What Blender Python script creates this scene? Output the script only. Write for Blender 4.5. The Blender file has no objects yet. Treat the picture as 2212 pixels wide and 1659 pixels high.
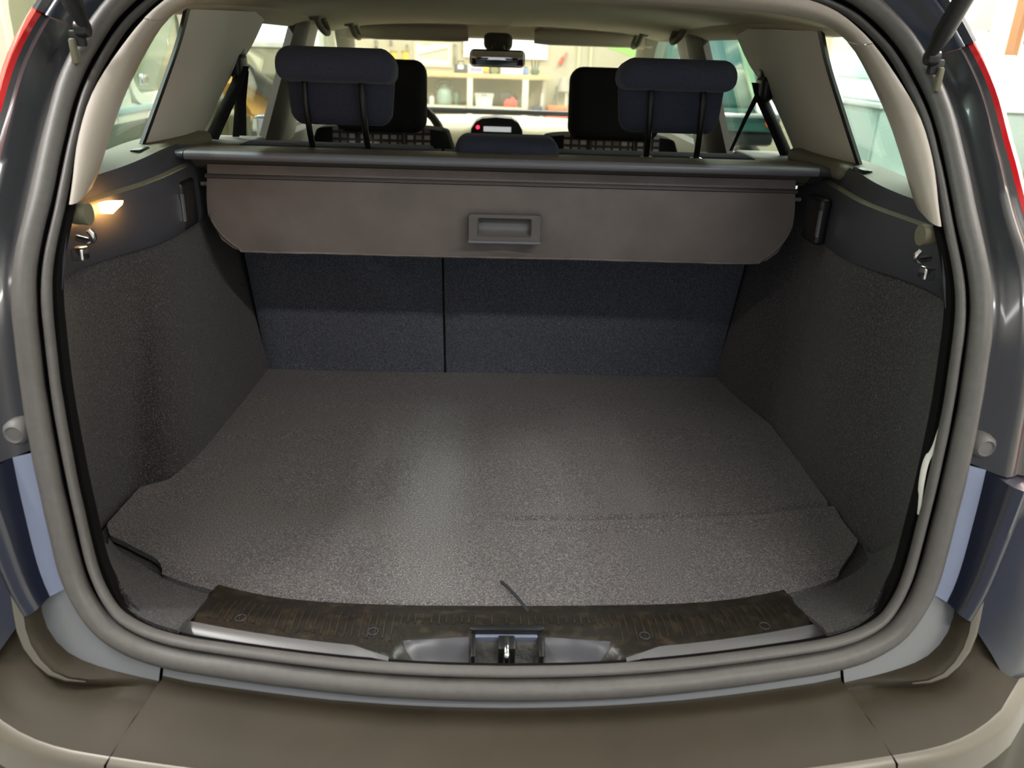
import bpy, bmesh, math, random
from mathutils import Vector, Matrix
random.seed(7)
scene = bpy.context.scene
COL = scene.collection

# ------------------------------------------------------------------ camera
F_PX, W_PX, H_PX = 1725.0, 2212.0, 1659.0
CAM = Vector((-.041, 0.0, .728))
def _axes(pitch, yaw, roll):
    p, a, r = map(math.radians, (pitch, yaw, roll))
    fwd = Vector((math.sin(a)*math.cos(p), math.cos(a)*math.cos(p), -math.sin(p)))
    right = Vector((math.cos(a), -math.sin(a), 0)); up = right.cross(fwd)
    return (right*math.cos(r) - up*math.sin(r), up*math.cos(r) + right*math.sin(r), fwd)
RIGHT, UP, FWD = _axes(22.80, 2.47, -1.93)
cam_d = bpy.data.cameras.new('camera'); cam = bpy.data.objects.new('camera', cam_d); COL.objects.link(cam)
M3 = Matrix((RIGHT, UP, -FWD)).transposed()
cam.matrix_world = Matrix.Translation(CAM) @ M3.to_4x4()
cam_d.sensor_width = 36.0; cam_d.lens = 36.0*F_PX/W_PX; cam_d.clip_start = .01; cam_d.clip_end = 100
cam_d.dof.use_dof = True; cam_d.dof.focus_distance = 1.45; cam_d.dof.aperture_fstop = 5.0
scene.camera = cam

# ------------------------------------------------------------------ world, exposure, large lights
world = bpy.data.worlds.new('world'); scene.world = world; world.use_nodes = True
bg = world.node_tree.nodes['Background']; bg.inputs[0].default_value = (.90, .94, 1.0, 1); bg.inputs[1].default_value = .5
vs = scene.view_settings
vs.view_transform = 'Standard'; vs.look = 'None'; vs.gamma = 1.0; vs.exposure = 0.3; vs.use_curve_mapping = False
GZ = -.62            # garage floor
CEIL = 2.75
LAMPS = [  # x, y, length, along, watts
    (-2.6, 5.6, 2.4, 'x', 150), (1.2, 5.6, 2.4, 'x', 130), (-.6, 8.0, 2.4, 'x', 42), (2.6, 8.0, 2.0, 'x', 70),
    (-1.9, 1.6, 2.4, 'y', 150), (2.5, 2.6, 2.4, 'y', 230), (-1.7, -1.3, 2.4, 'x', 18), (1.9, -1.4, 2.4, 'x', 74)]

# ------------------------------------------------------------------ helpers
def px_dir(px, py):
    return RIGHT*((px-W_PX/2)/F_PX) - UP*((py-H_PX/2)/F_PX) + FWD
def at(px, py, x=None, y=None, z=None):
    v = px_dir(px, py)
    t = (y-CAM.y)/v.y if y is not None else (z-CAM.z)/v.z if z is not None else (x-CAM.x)/v.x
    return CAM + v*t
def yo(x, z):        # the plane of the hatch opening: leans forward going up, bowed in plan
    k = 0. if z < .39 else (z-.39)**2/.24 if z < .51 else z-.45
    return .76 + .06*(abs(x)/.6)**2 + .33*z + k*.6
def on_open(px, py, dy=0.):
    y = 1.
    for _ in range(40):
        p = at(px, py, y=y); y = .5*y + .5*(yo(p.x, p.z)+dy)
    return at(px, py, y=y)
def srgb(r, g, b):
    f = lambda c: c/12.92 if c <= .04045 else ((c+.055)/1.055)**2.4
    return (f(r/255), f(g/255), f(b/255), 1)

def mat(name, col, rough=.5, metal=0., col2=None, nscale=40., bump=0., bscale=None, spec=.5, coat=0., detail=3.,
        mask=(.35, .65), emit=None, estr=0., sheen=0., trans=None, aniso=None):
    m = bpy.data.materials.new(name); m.use_nodes = True
    nt = m.node_tree; N = nt.nodes; L = nt.links; b = N['Principled BSDF']
    b.inputs['Base Color'].default_value = col; b.inputs['Roughness'].default_value = rough
    b.inputs['Metallic'].default_value = metal; b.inputs['Specular IOR Level'].default_value = spec
    if coat: b.inputs['Coat Weight'].default_value = coat; b.inputs['Coat Roughness'].default_value = .08
    if sheen: b.inputs['Sheen Weight'].default_value = sheen; b.inputs['Sheen Roughness'].default_value = .5
    if emit: b.inputs['Emission Color'].default_value = emit; b.inputs['Emission Strength'].default_value = estr
    tc = N.new('ShaderNodeTexCoord')
    vec = tc.outputs['Object']
    if aniso:
        mp = N.new('ShaderNodeMapping'); mp.inputs['Scale'].default_value = aniso; L.new(vec, mp.inputs[0]); vec = mp.outputs[0]
    if col2:
        n = N.new('ShaderNodeTexNoise'); n.inputs['Scale'].default_value = nscale; n.inputs['Detail'].default_value = detail
        L.new(vec, n.inputs['Vector'])
        r = N.new('ShaderNodeValToRGB'); r.color_ramp.elements[0].position = mask[0]; r.color_ramp.elements[1].position = mask[1]
        r.color_ramp.elements[0].color = col; r.color_ramp.elements[1].color = col2
        L.new(n.outputs['Fac'], r.inputs[0]); L.new(r.outputs[0], b.inputs['Base Color'])
    if bump:
        n2 = N.new('ShaderNodeTexNoise'); n2.inputs['Scale'].default_value = bscale or nscale; n2.inputs['Detail'].default_value = 2
        L.new(vec, n2.inputs['Vector'])
        bp = N.new('ShaderNodeBump'); bp.inputs['Strength'].default_value = bump; bp.inputs['Distance'].default_value = .002
        L.new(n2.outputs['Fac'], bp.inputs['Height']); L.new(bp.outputs[0], b.inputs['Normal'])
    return m
def carpet_mat(name, dark, mid, light, scale=330.):
    m = bpy.data.materials.new(name); m.use_nodes = True
    nt = m.node_tree; N = nt.nodes; L = nt.links; b = N['Principled BSDF']
    b.inputs['Roughness'].default_value = 1.; b.inputs['Specular IOR Level'].default_value = .1
    b.inputs['Sheen Weight'].default_value = .15; b.inputs['Sheen Roughness'].default_value = .6
    tc = N.new('ShaderNodeTexCoord')
    n = N.new('ShaderNodeTexNoise'); n.inputs['Scale'].default_value = scale; n.inputs['Detail'].default_value = 4; n.inputs['Roughness'].default_value = .7
    L.new(tc.outputs['Object'], n.inputs['Vector'])
    r = N.new('ShaderNodeValToRGB'); e = r.color_ramp.elements
    e[0].position = .38; e[0].color = dark; e[1].position = .68; e[1].color = light
    k = r.color_ramp.elements.new(.52); k.color = mid
    L.new(n.outputs['Fac'], r.inputs[0])
    # large soft wear patches
    n3 = N.new('ShaderNodeTexNoise'); n3.inputs['Scale'].default_value = 7; n3.inputs['Detail'].default_value = 3
    L.new(tc.outputs['Object'], n3.inputs['Vector'])
    mr = N.new('ShaderNodeMapRange'); mr.inputs['To Min'].default_value = .85; mr.inputs['To Max'].default_value = 1.15
    L.new(n3.outputs['Fac'], mr.inputs[0])
    mx = N.new('ShaderNodeMix'); mx.data_type = 'RGBA'; mx.blend_type = 'MULTIPLY'; mx.inputs[0].default_value = 1.
    L.new(r.outputs[0], mx.inputs[6]); L.new(mr.outputs[0], mx.inputs[7]); L.new(mx.outputs[2], b.inputs['Base Color'])
    bp = N.new('ShaderNodeBump'); bp.inputs['Strength'].default_value = .9; bp.inputs['Distance'].default_value = .0025
    L.new(n.outputs['Fac'], bp.inputs['Height']); L.new(bp.outputs[0], b.inputs['Normal'])
    return m
def glass_mat(name, tint, refl=1.0):
    m = bpy.data.materials.new(name); m.use_nodes = True
    nt = m.node_tree; N = nt.nodes; L = nt.links
    for n in list(N): N.remove(n)
    o = N.new('ShaderNodeOutputMaterial'); t = N.new('ShaderNodeBsdfTransparent'); t.inputs[0].default_value = tint
    g = N.new('ShaderNodeBsdfGlossy'); g.inputs['Roughness'].default_value = .02
    lw = N.new('ShaderNodeLayerWeight'); lw.inputs[0].default_value = .5
    pw = N.new('ShaderNodeMath'); pw.operation = 'POWER'; pw.inputs[1].default_value = 5; L.new(lw.outputs['Facing'], pw.inputs[0])
    fr = N.new('ShaderNodeMath'); fr.operation = 'MULTIPLY_ADD'; fr.inputs[1].default_value = .6; fr.inputs[2].default_value = .03; L.new(pw.outputs[0], fr.inputs[0])
    mx = N.new('ShaderNodeMixShader'); L.new(fr.outputs[0], mx.inputs[0]); L.new(t.outputs[0], mx.inputs[1]); L.new(g.outputs[0], mx.inputs[2])
    L.new(mx.outputs[0], o.inputs[0])
    return m
def emit_mat(name, col, s):
    m = bpy.data.materials.new(name); m.use_nodes = True
    nt = m.node_tree; N = nt.nodes
    for n in list(N): N.remove(n)
    o = N.new('ShaderNodeOutputMaterial'); e = N.new('ShaderNodeEmission'); e.inputs[0].default_value = col; e.inputs[1].default_value = s
    nt.links.new(e.outputs[0], o.inputs[0]); return m

EMPTY_LOC = {}
def tag(o, label=None, cat=None, group=None, kind=None):
    if label: o['label'] = label
    if cat: o['category'] = cat
    if group: o['group'] = group
    if kind: o['kind'] = kind
    return o
def thing(name, label, cat, loc=(0, 0, 0), group=None):
    o = bpy.data.objects.new(name, None); COL.objects.link(o); o.location = loc; o.empty_display_size = .1
    EMPTY_LOC[o.name] = Vector(loc); tag(o, label, cat, group); return o
def obj(name, vf, m, parent=None, smooth=40, label=None):
    V, Fc = vf
    me = bpy.data.meshes.new(name); me.from_pydata([tuple(v) for v in V], [], [tuple(f) for f in Fc]); me.validate()
    bm = bmesh.new(); bm.from_mesh(me); bmesh.ops.remove_doubles(bm, verts=bm.verts, dist=1e-6)
    bmesh.ops.recalc_face_normals(bm, faces=bm.faces); bm.to_mesh(me); bm.free()
    me.materials.append(m)
    for p in me.polygons: p.use_smooth = smooth > 0
    if smooth > 0: me.set_sharp_from_angle(angle=math.radians(smooth))
    o = bpy.data.objects.new(name, me); COL.objects.link(o)
    if parent:
        o.parent = parent
        if parent.name in EMPTY_LOC: o.matrix_parent_inverse = Matrix.Translation(-EMPTY_LOC[parent.name])
    if label: o['label'] = label
    return o
def struct(name, vf, m, smooth=0, label=None):
    o = obj(name, vf, m, None, smooth); o['kind'] = 'structure'
    if label: o['label'] = label
    return o
def join(*vfs):
    V, Fc = [], []
    for v, f in vfs:
        k = len(V); V += list(v); Fc += [tuple(i+k for i in q) for q in f]
    return V, Fc
def from_bm(bm):
    bm.verts.index_update()
    V = [v.co.copy() for v in bm.verts]; Fc = [tuple(v.index for v in f.verts) for f in bm.faces]; bm.free(); return V, Fc
def box(x0, x1, y0, y1, z0, z1, bev=0., seg=2):
    bm = bmesh.new(); bmesh.ops.create_cube(bm, size=1)
    for v in bm.verts: v.co = Vector(((x0+x1)/2+v.co.x*(x1-x0), (y0+y1)/2+v.co.y*(y1-y0), (z0+z1)/2+v.co.z*(z1-z0)))
    if bev: bmesh.ops.bevel(bm, geom=list(bm.edges), offset=bev, segments=seg, profile=.5, affect='EDGES')
    return from_bm(bm)
def xform(vf, M):
    return [M @ Vector(v) for v in vf[0]], vf[1]
def loft(rows, close_u=False, close_v=False, cap=False):
    nu, nv = len(rows), len(rows[0]); V = [Vector(p) for r in rows for p in r]; Fc = []
    for i in range(nu if close_u else nu-1):
        for j in range(nv if close_v else nv-1):
            a, b = i, (i+1) % nu; c, d = j, (j+1) % nv
            Fc.append((a*nv+c, b*nv+c, b*nv+d, a*nv+d))
    if cap and close_v and not close_u:
        Fc.append(tuple(range(nv))); Fc.append(tuple((nu-1)*nv+j for j in range(nv)))
    return V, Fc
def slab(rows, off):
    """a sheet with thickness: grid rows plus the same grid moved by off, walls closed"""
    nu, nv = len(rows), len(rows[0]); off = Vector(off)
    V = [Vector(p) for r in rows for p in r]; n = len(V); V += [v+off for v in V]; Fc = []
    for i in range(nu-1):
        for j in range(nv-1):
            q = (i*nv+j, (i+1)*nv+j, (i+1)*nv+j+1, i*nv+j+1); Fc.append(q); Fc.append(tuple(k+n for k in reversed(q)))
    rim = [j for j in range(nv)] + [i*nv+nv-1 for i in range(1, nu)] + [(nu-1)*nv+j for j in range(nv-2, -1, -1)] + [i*nv for i in range(nu-2, 0, -1)]
    for a, b in zip(rim, rim[1:]+rim[:1]): Fc.append((a, b, b+n, a+n))
    return V, Fc
def prism(poly, off):
    n = len(poly); off = Vector(off); V = [Vector(p) for p in poly]; V += [v+off for v in V]
    return V, [tuple(range(n)), tuple(range(2*n-1, n-1, -1))] + [(i, (i+1) % n, (i+1) % n+n, i+n) for i in range(n)]
def tube(path, r, n=10, closed=False):
    path = [Vector(p) for p in path]; rows = []; k = len(path); prev = None
    for i, p in enumerate(path):
        a = path[i-1] if (i or closed) else p; b = path[(i+1) % k] if (i < k-1 or closed) else p
        t = (b-a).normalized()
        if prev is None:
            u = t.cross(Vector((0, 0, 1)))
            if u.length < .1: u = t.cross(Vector((0, 1, 0)))
            u.normalize()
        else: u = (prev - t*prev.dot(t)).normalized()
        prev = u; w = t.cross(u); rr = r[i] if isinstance(r, (list, tuple)) else r
        rows.append([p + u*(rr*math.cos(2*math.pi*j/n)) + w*(rr*math.sin(2*math.pi*j/n)) for j in range(n)])
    return loft(rows, close_u=closed, close_v=True, cap=not closed)
def lathe(prof, c, axis='z', n=20):
    rows = []
    for r, h in prof:
        row = []
        for j in range(n):
            a = 2*math.pi*j/n; p = Vector((r*math.cos(a), r*math.sin(a), h))
            if axis == 'y': p = Vector((p.x, p.z, p.y))
            if axis == 'x': p = Vector((p.z, p.x, p.y))
            row.append(p+Vector(c))
        rows.append(row)
    return loft(rows, close_v=True, cap=True)
def cr(P, n):
    """points on a Catmull-Rom curve through P, n of them, evenly spaced"""
    P = [Vector(p) for p in P]; Q = [2*P[0]-P[1]] + P + [2*P[-1]-P[-2]]; D = []
    for i in range(1, len(Q)-2):
        a, b, c, d = Q[i-1], Q[i], Q[i+1], Q[i+2]
        for k in range(24):
            t = k/24; D.append(.5*((2*b)+(c-a)*t+(2*a-5*b+4*c-d)*t*t+(3*b-a-3*c+d)*t**3))
    D.append(P[-1]); S = [0]
    for a, b in zip(D, D[1:]): S.append(S[-1]+(b-a).length)
    out = []; j = 0
    for k in range(n):
        s = S[-1]*k/(n-1)
        while j < len(S)-2 and S[j+1] < s: j += 1
        w = (s-S[j])/max(1e-9, S[j+1]-S[j]); out.append(D[j].lerp(D[j+1], min(1, max(0, w))))
    return out
def mx(vf): return [Vector((-v[0], v[1], v[2])) for v in vf[0]], [tuple(reversed(f)) for f in vf[1]]
def rbox(c, s, r, seg=4, rx=0., pin=None):
    """soft cushion: bevelled box of size s at c, tilted rx about x"""
    bm = bmesh.new(); bmesh.ops.create_cube(bm, size=1)
    for v in bm.verts: v.co = Vector((v.co.x*s[0], v.co.y*s[1], v.co.z*s[2]))
    bmesh.ops.bevel(bm, geom=list(bm.edges), offset=r, segments=seg, profile=.5, affect='EDGES')
    M = Matrix.Translation(Vector(c)) @ Matrix.Rotation(rx, 4, 'X')
    for v in bm.verts:
        if pin: v.co = Vector(pin(v.co))
        v.co = M @ v.co
    return from_bm(bm)
def lerp(a, b, t): return a+(b-a)*t
def sst(a, b, t):
    t = min(1, max(0, (t-a)/(b-a))); return t*t*(3-2*t)

# ------------------------------------------------------------------ materials
m_floor_carpet = carpet_mat('carpet_floor', srgb(54, 51, 52), srgb(88, 83, 84), srgb(140, 134, 134), 420)
m_seat_carpet = carpet_mat('carpet_seat_back', srgb(52, 55, 63), srgb(84, 87, 97), srgb(132, 135, 146), 420)
m_side_carpet = carpet_mat('carpet_side', srgb(20, 18, 19), srgb(42, 38, 40), srgb(96, 91, 94), 380)
m_white_felt = mat('felt_edge', srgb(206, 204, 198), 1., bump=.6, bscale=300)
m_blind = mat('blind_vinyl', srgb(101, 94, 91), .55, col2=srgb(110, 102, 99), nscale=14, bump=.25, bscale=900, spec=.35)
m_cassette = mat('cassette_plastic', srgb(100, 101, 108), .38, bump=.1, bscale=700)
m_dark_plastic = mat('plastic_charcoal', srgb(64, 64, 71), .38, bump=.2, bscale=600)
m_black_plastic = mat('plastic_black', srgb(24, 24, 26), .38, bump=.1, bscale=600)
m_black_gloss = mat('plastic_black_gloss', srgb(30, 30, 36), .3, coat=.4)
m_khaki = mat('trim_khaki', srgb(108, 104, 86), .6, bump=.2, bscale=500)
m_light_trim = mat('trim_grey_lit', srgb(202, 195, 186), .6, bump=.12, bscale=700)  # same trim plastic as the D-pillars, brightened to stand in for cabin light
m_d_trim = mat('trim_grey_dimmed', srgb(154, 145, 135), .6, bump=.12, bscale=700)  # same trim plastic, darkened to offset the strong light from behind
m_headliner = mat('headliner', srgb(186, 174, 152), .95, bump=.25, bscale=500, spec=.1)
m_pillar_dark = mat('pillar_brown_grey', srgb(62, 54, 48), .7, bump=.1, bscale=500)
m_seal = mat('rubber_seal', srgb(84, 81, 80), .48, col2=srgb(88, 85, 83), nscale=90, bump=.15, bscale=400, spec=.4)
m_flange = mat('flange_black', srgb(13, 12, 12), .9, spec=.1)
m_paint = mat('paint_dark_blue', srgb(24, 29, 46), .32, metal=.1, coat=.35, spec=.5)
m_blue_grey = mat('blue_grey_and_sheen', srgb(138, 146, 168), .32, metal=.6, coat=.5)
m_bumper = mat('bumper_plastic', srgb(46, 40, 29), .62, col2=srgb(52, 45, 33), nscale=9, bump=.15, bscale=900, spec=.3)
m_bumper_rim = mat('bumper_painted_sheen', srgb(104, 99, 90), .34, metal=.25, spec=.6)  # edge and ridge highlights painted as lighter strips of the same bumper plastic
m_bumper_strip = mat('bumper_strip_sheen', srgb(132, 134, 137), .36, metal=.5, bump=.05, bscale=500)  # silvery sheen of the matt bumper plastic put into the strip's colour
m_plate = mat('threshold_plastic', srgb(30, 26, 22), .42, col2=srgb(58, 49, 36), nscale=55, mask=(.52, .78), bump=.3, bscale=160, detail=6)
m_bevel = mat('plastic_mid_grey', srgb(92, 91, 93), .34)
m_scoop = mat('plastic_scoop_sheen', srgb(70, 70, 76), .3)
m_chrome = mat('chrome', srgb(210, 210, 212), .18, metal=1.)
m_red_lens = mat('lens_red', srgb(200, 24, 30), .12, coat=1., spec=.7)
m_rubber = mat('rubber_buffer', srgb(104, 102, 101), .55)
m_navy = mat('fabric_navy', srgb(54, 57, 70), .95, col2=srgb(66, 69, 84), nscale=500, bump=.4, bscale=700, spec=.15, sheen=.12)
m_front_fabric = mat('fabric_black', srgb(34, 32, 32), .95, col2=srgb(44, 41, 40), nscale=400, bump=.3, bscale=600, spec=.15)
m_belt = mat('belt_webbing', srgb(24, 25, 32), .75, bump=.3, bscale=900)
m_post = mat('post_black', srgb(20, 20, 22), .35, metal=.2)
m_beige = mat('dash_beige', srgb(214, 206, 176), .7, bump=.1, bscale=300)
m_screen = mat('display_white', srgb(225, 228, 232), .4, emit=srgb(235, 238, 242), estr=.35)
m_led = mat('led_red', srgb(255, 30, 40), .4, emit=srgb(255, 30, 50), estr=6)
m_mirror = mat('mirror_glass', srgb(235, 235, 235), .02, metal=1.)
m_glass_side = glass_mat('glass_side', (.88, .95, .92, 1)); m_glass_rear = glass_mat('glass_quarter', (.84, .94, .91, 1)); m_glass_wind = glass_mat('glass_windscreen', (.93, .96, .94, 1))
m_lamp = emit_mat('boot_lamp_glow', srgb(255, 186, 100), 45)
m_wall = mat('wall_cream', srgb(186, 179, 154), .9, col2=srgb(180, 173, 148), nscale=2, bump=.1, bscale=60)
m_wall_white = mat('wall_white', srgb(240, 236, 226), .9, bump=.1, bscale=60)
m_gfloor = mat('garage_floor', srgb(178, 180, 174), .55, col2=srgb(150, 152, 146), nscale=3, bump=.1, bscale=40)
m_ceiling = mat('ceiling_white', srgb(232, 232, 226), .9)
m_tube = emit_mat('fluorescent_tube', (1, .97, .90, 1), 14)
m_window = emit_mat('daylight_pane', (1., 1., 1., 1), 2.2)
m_fixture = mat('fixture_white', srgb(220, 220, 216), .5)

# fabric with rows of small light squares (front seats)
m_check = bpy.data.materials.new('fabric_checked'); m_check.use_nodes = True
_nt = m_check.node_tree; _b = _nt.nodes['Principled BSDF']; _b.inputs['Roughness'].default_value = .95
_tc = _nt.nodes.new('ShaderNodeTexCoord'); _br = _nt.nodes.new('ShaderNodeTexBrick'); _mp = _nt.nodes.new('ShaderNodeMapping')
_mp.inputs['Rotation'].default_value = (math.radians(90), 0, 0); _nt.links.new(_tc.outputs['Object'], _mp.inputs[0]); _nt.links.new(_mp.outputs[0], _br.inputs['Vector'])
_br.inputs['Color1'].default_value = srgb(190, 172, 172); _br.inputs['Color2'].default_value = srgb(112, 100, 98); _br.inputs['Mortar'].default_value = srgb(66, 56, 50)
_br.inputs['Scale'].default_value = 16; _br.inputs['Mortar Size'].default_value = .07; _br.inputs['Brick Width'].default_value = .42; _br.inputs['Row Height'].default_value = .34; _br.offset = 0
_nt.links.new(_br.outputs[0], _b.inputs['Base Color'])

# ------------------------------------------------------------------ the garage: setting
YW = 9.3; XL, XR = -4.8, 3.7; YB = -3.6
struct('floor', box(XL-.1, XR+.1, YB, YW+.1, GZ-.1, GZ), m_gfloor, label='pale grey garage floor')
struct('wall_front', box(XL-.1, XR+.1, YW, YW+.12, GZ, CEIL), m_wall, label='cream garage wall behind the workbench shelves')
struct('wall_left', box(XL-.12, XL, YB, YW, GZ, CEIL), m_wall, label='cream garage wall beyond the beige van')
struct('wall_right', box(XR, XR+.12, YB, YW, GZ, CEIL), m_wall_white, label='white garage wall with the brown framed doorway')
struct('ceiling', box(XL-.12, XR+.12, YB, YW+.12, CEIL, CEIL+.1), m_ceiling, label='white garage ceiling')
for i, (lx, ly, ln, ax, wt) in enumerate(LAMPS):
    t = thing('ceiling_lamp', ['fluorescent ceiling lamp over the beige van bonnet', 'fluorescent ceiling lamp ahead of the wagon on the right', 'fluorescent ceiling lamp nearest the cream shelf wall',
        'fluorescent ceiling lamp above the green truck', 'fluorescent ceiling lamp left of the wagon roof', 'fluorescent ceiling lamp right of the wagon roof',
        'fluorescent ceiling lamp behind the wagon on the left', 'fluorescent ceiling lamp behind the wagon on the right'][i], 'lamp', (lx, ly, CEIL), 'fluorescent ceiling lamps')
    a, b = (ln/2, .09) if ax == 'x' else (.09, ln/2)
    obj('lamp_housing', box(lx-a, lx+a, ly-b, ly+b, CEIL-.06, CEIL, .01), m_fixture, t)
    for s in (-.04, .04):
        d = Vector((1, 0, 0)) if ax == 'x' else Vector((0, 1, 0)); e = Vector((0, 1, 0)) if ax == 'x' else Vector((1, 0, 0))
        c = Vector((lx, ly, CEIL-.085)) + e*s
        obj('lamp_tube', tube([c-d*(ln/2-.05), c+d*(ln/2-.05)], .014, 8), m_tube, t)
    ld = bpy.data.lights.new('lamp_light', 'AREA'); ld.shape = 'RECTANGLE'; ld.size = ln if ax == 'x' else .16; ld.size_y = .16 if ax == 'x' else ln
    ld.energy = wt; ld.color = (1, .975, .94); lo = bpy.data.objects.new('lamp_light', ld); COL.objects.link(lo); lo.location = (lx, ly, CEIL-.11)
    lo.parent = t; lo.matrix_parent_inverse = Matrix.Translation(-EMPTY_LOC[t.name])

# daylight windows high in the front wall, as seen either side of the mirror and through the left door
def rect_at(x0, y0, x1, y1, Y):
    a = at(x0, y0, y=Y); b = at(x1, y1, y=Y); return min(a.x, b.x), max(a.x, b.x), min(a.z, b.z), max(a.z, b.z)
wn = 0
def wall_window(x0, x1, z0, z1, label):
    global wn; wn += 1
    f = struct('window_%d' % wn, join(box(x0-.05, x0, YW-.04, YW, z0-.05, z1+.05), box(x1, x1+.05, YW-.04, YW, z0-.05, z1+.05), box(x0, x1, YW-.04, YW, z1, z1+.05), box(x0, x1, YW-.04, YW, z0-.05, z0)), m_wall_white, label=label)
    obj('pane', box(x0, x1, YW-.02, YW-.01, z0, z1), m_window, f, 0)
a = rect_at(1012, 60, 1172, 118, YW); wall_window(a[0], a[1], a[2], a[3]+.25, 'bright daylight window above the shelves behind the mirror')
a = rect_at(520, 20, 690, 94, YW); wall_window(a[0], a[1], a[2], a[3]+.2, 'bright daylight window seen through the left rear door')
# tall glowing window added to light the cabin, set at the glare beside the doorway
y0_, y1_, z0_, z1_ = 6.35, 7.9, .62, 2.1
f = struct('window_3', join(box(XR-.04, XR, y0_-.06, y0_, z0_-.06, z1_+.06), box(XR-.04, XR, y1_, y1_+.06, z0_-.06, z1_+.06), box(XR-.04, XR, y0_, y1_, z1_, z1_+.06), box(XR-.04, XR, y0_, y1_, z0_-.06, z0_)), m_wall_white, label='added glowing window in the right wall left of the doorway')
obj('pane', box(XR-.02, XR-.01, y0_, y1_, z0_, z1_), emit_mat('added_bright_pane', (.93, .97, 1., 1), 7), f, 0)
# doorway in the right wall
yA, yB = 5.05, 5.95
dr = struct('door_1', join(box(XR-.05, XR+.01, yB, yB+.1, GZ, 1.42), box(XR-.05, XR+.01, yA-.1, yA, GZ, 1.42), box(XR-.05, XR+.01, yA-.1, yB+.1, 1.42, 1.5)), mat('door_frame_brown', srgb(166, 122, 84), .6), label='brown wooden door frame in the white right wall')
obj('door_leaf', box(XR-.012, XR-.002, yA, yB, GZ, 1.42), mat('door_leaf_white', srgb(226, 222, 220), .7), dr, 0)
p = thing('framed_picture', 'small dark framed picture hanging on the white door', 'picture', (XR-.013, 5.5, .95))
obj('picture_frame', box(XR-.03, XR-.013, 5.62, 5.9, .86, 1.06, .004), mat('frame_grey', srgb(110, 100, 96), .5), p)
obj('picture_print', box(XR-.034, XR-.03, 5.64, 5.88, .88, 1.04), mat('print_brown', srgb(120, 84, 66), .6, col2=srgb(60, 56, 60), nscale=9), p)
pp = tag(obj('wall_notice', box(XR-.008, XR, 4.45, 4.8, .62, .84), mat('paper_grey', srgb(196, 196, 196), .8)), 'grey paper notice on the white wall right of the doorway', 'notice')
fe = thing('fire_extinguisher', 'red fire extinguisher on the right wall below the notice', 'extinguisher', (XR-.12, 4.86, .05))
obj('cylinder', lathe([(.07, -.02), (.085, 0), (.085, .36), (.06, .42), (.03, .44)], (XR-.12, 5.22, .0)), mat('paint_red', srgb(214, 40, 38), .3), fe)
obj('valve', lathe([(.03, .44), (.035, .46), (.035, .50), (.02, .52)], (XR-.12, 5.22, .0)), m_black_plastic, fe)
obj('hose', tube(cr([(XR-.12, 5.18, .48), (XR-.12, 5.1, .40), (XR-.14, 5.11, .2)], 8), .012), m_black_plastic, fe)

# ------------------------------------------------------------------ the car
car = thing('station_wagon', 'dark blue station wagon seen from behind through its open hatch', 'car', (0, 2.9, GZ))
HALF = [(0, 0), (.10, .001), (.197, .004), (.342, .012), (.424, .018), (.478, .031), (.515, .054), (.545, .10), (.565, .175), (.578, .235), (.592, .315),
        (.600, .39), (.606, .46), (.605, .53), (.607, .605), (.603, .67), (.583, .73), (.555, .774), (.505, .815), (.43, .838), (.30, .854), (.15, .862), (0, .865)]
HN = 150
half = cr([(x, 0, z) for x, z in HALF], HN)
loop = [(p.x, p.z) for p in half] + [(-p.x, p.z) for p in half[-2:0:-1]]
LN = len(loop)
def lnorm(i):
    a = loop[(i-1) % LN]; b = loop[(i+1) % LN]; tx, tz = b[0]-a[0], b[1]-a[1]; l = math.hypot(tx, tz); return tz/l, -tx/l
def lpt(i, o, dy):
    i %= LN; x, z = loop[i]; n = lnorm(i); return Vector((x+n[0]*o, yo(x, z)+dy, z+n[1]*o))
def lof(i): return lerp(.86, 1., sst(.01, .10, loop[i % LN][1]))
def loop_tube(o, dy, ra, rb, n=10, wob=0.):
    rows = []
    for i in range(LN):
        w = 1+wob*math.sin(i*.9)*math.sin(i*.37)
        oo = o(i) if callable(o) else o; rows.append([lpt(i, oo+ra*w*math.cos(2*math.pi*j/n), dy+rb*math.sin(2*math.pi*j/n)) for j in range(n)])
    return loft(rows, close_u=True, close_v=True)
seal = obj('tailgate_seal', loop_tube(0, 0, .0135, .016, 12, .04), m_seal, car, 60, 'grey rubber seal round the hatch opening')
obj('seal_lip', loop_tube(lambda i: -.0235*lof(i), .008, .0055, .009, 10, .06), m_seal, seal, 60)
obj('aperture_flange', loft([[lpt(i, o if o > 0 else max(o, -lerp(.014, .040, sst(.01, .10, loop[i % LN][1]))), d) for o, d in ((.016, .014), (.0, .018), (-.014, .020), (-.03, .020), (-.034, .03))] for i in range(LN)], close_u=True), m_flange, car)

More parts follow.
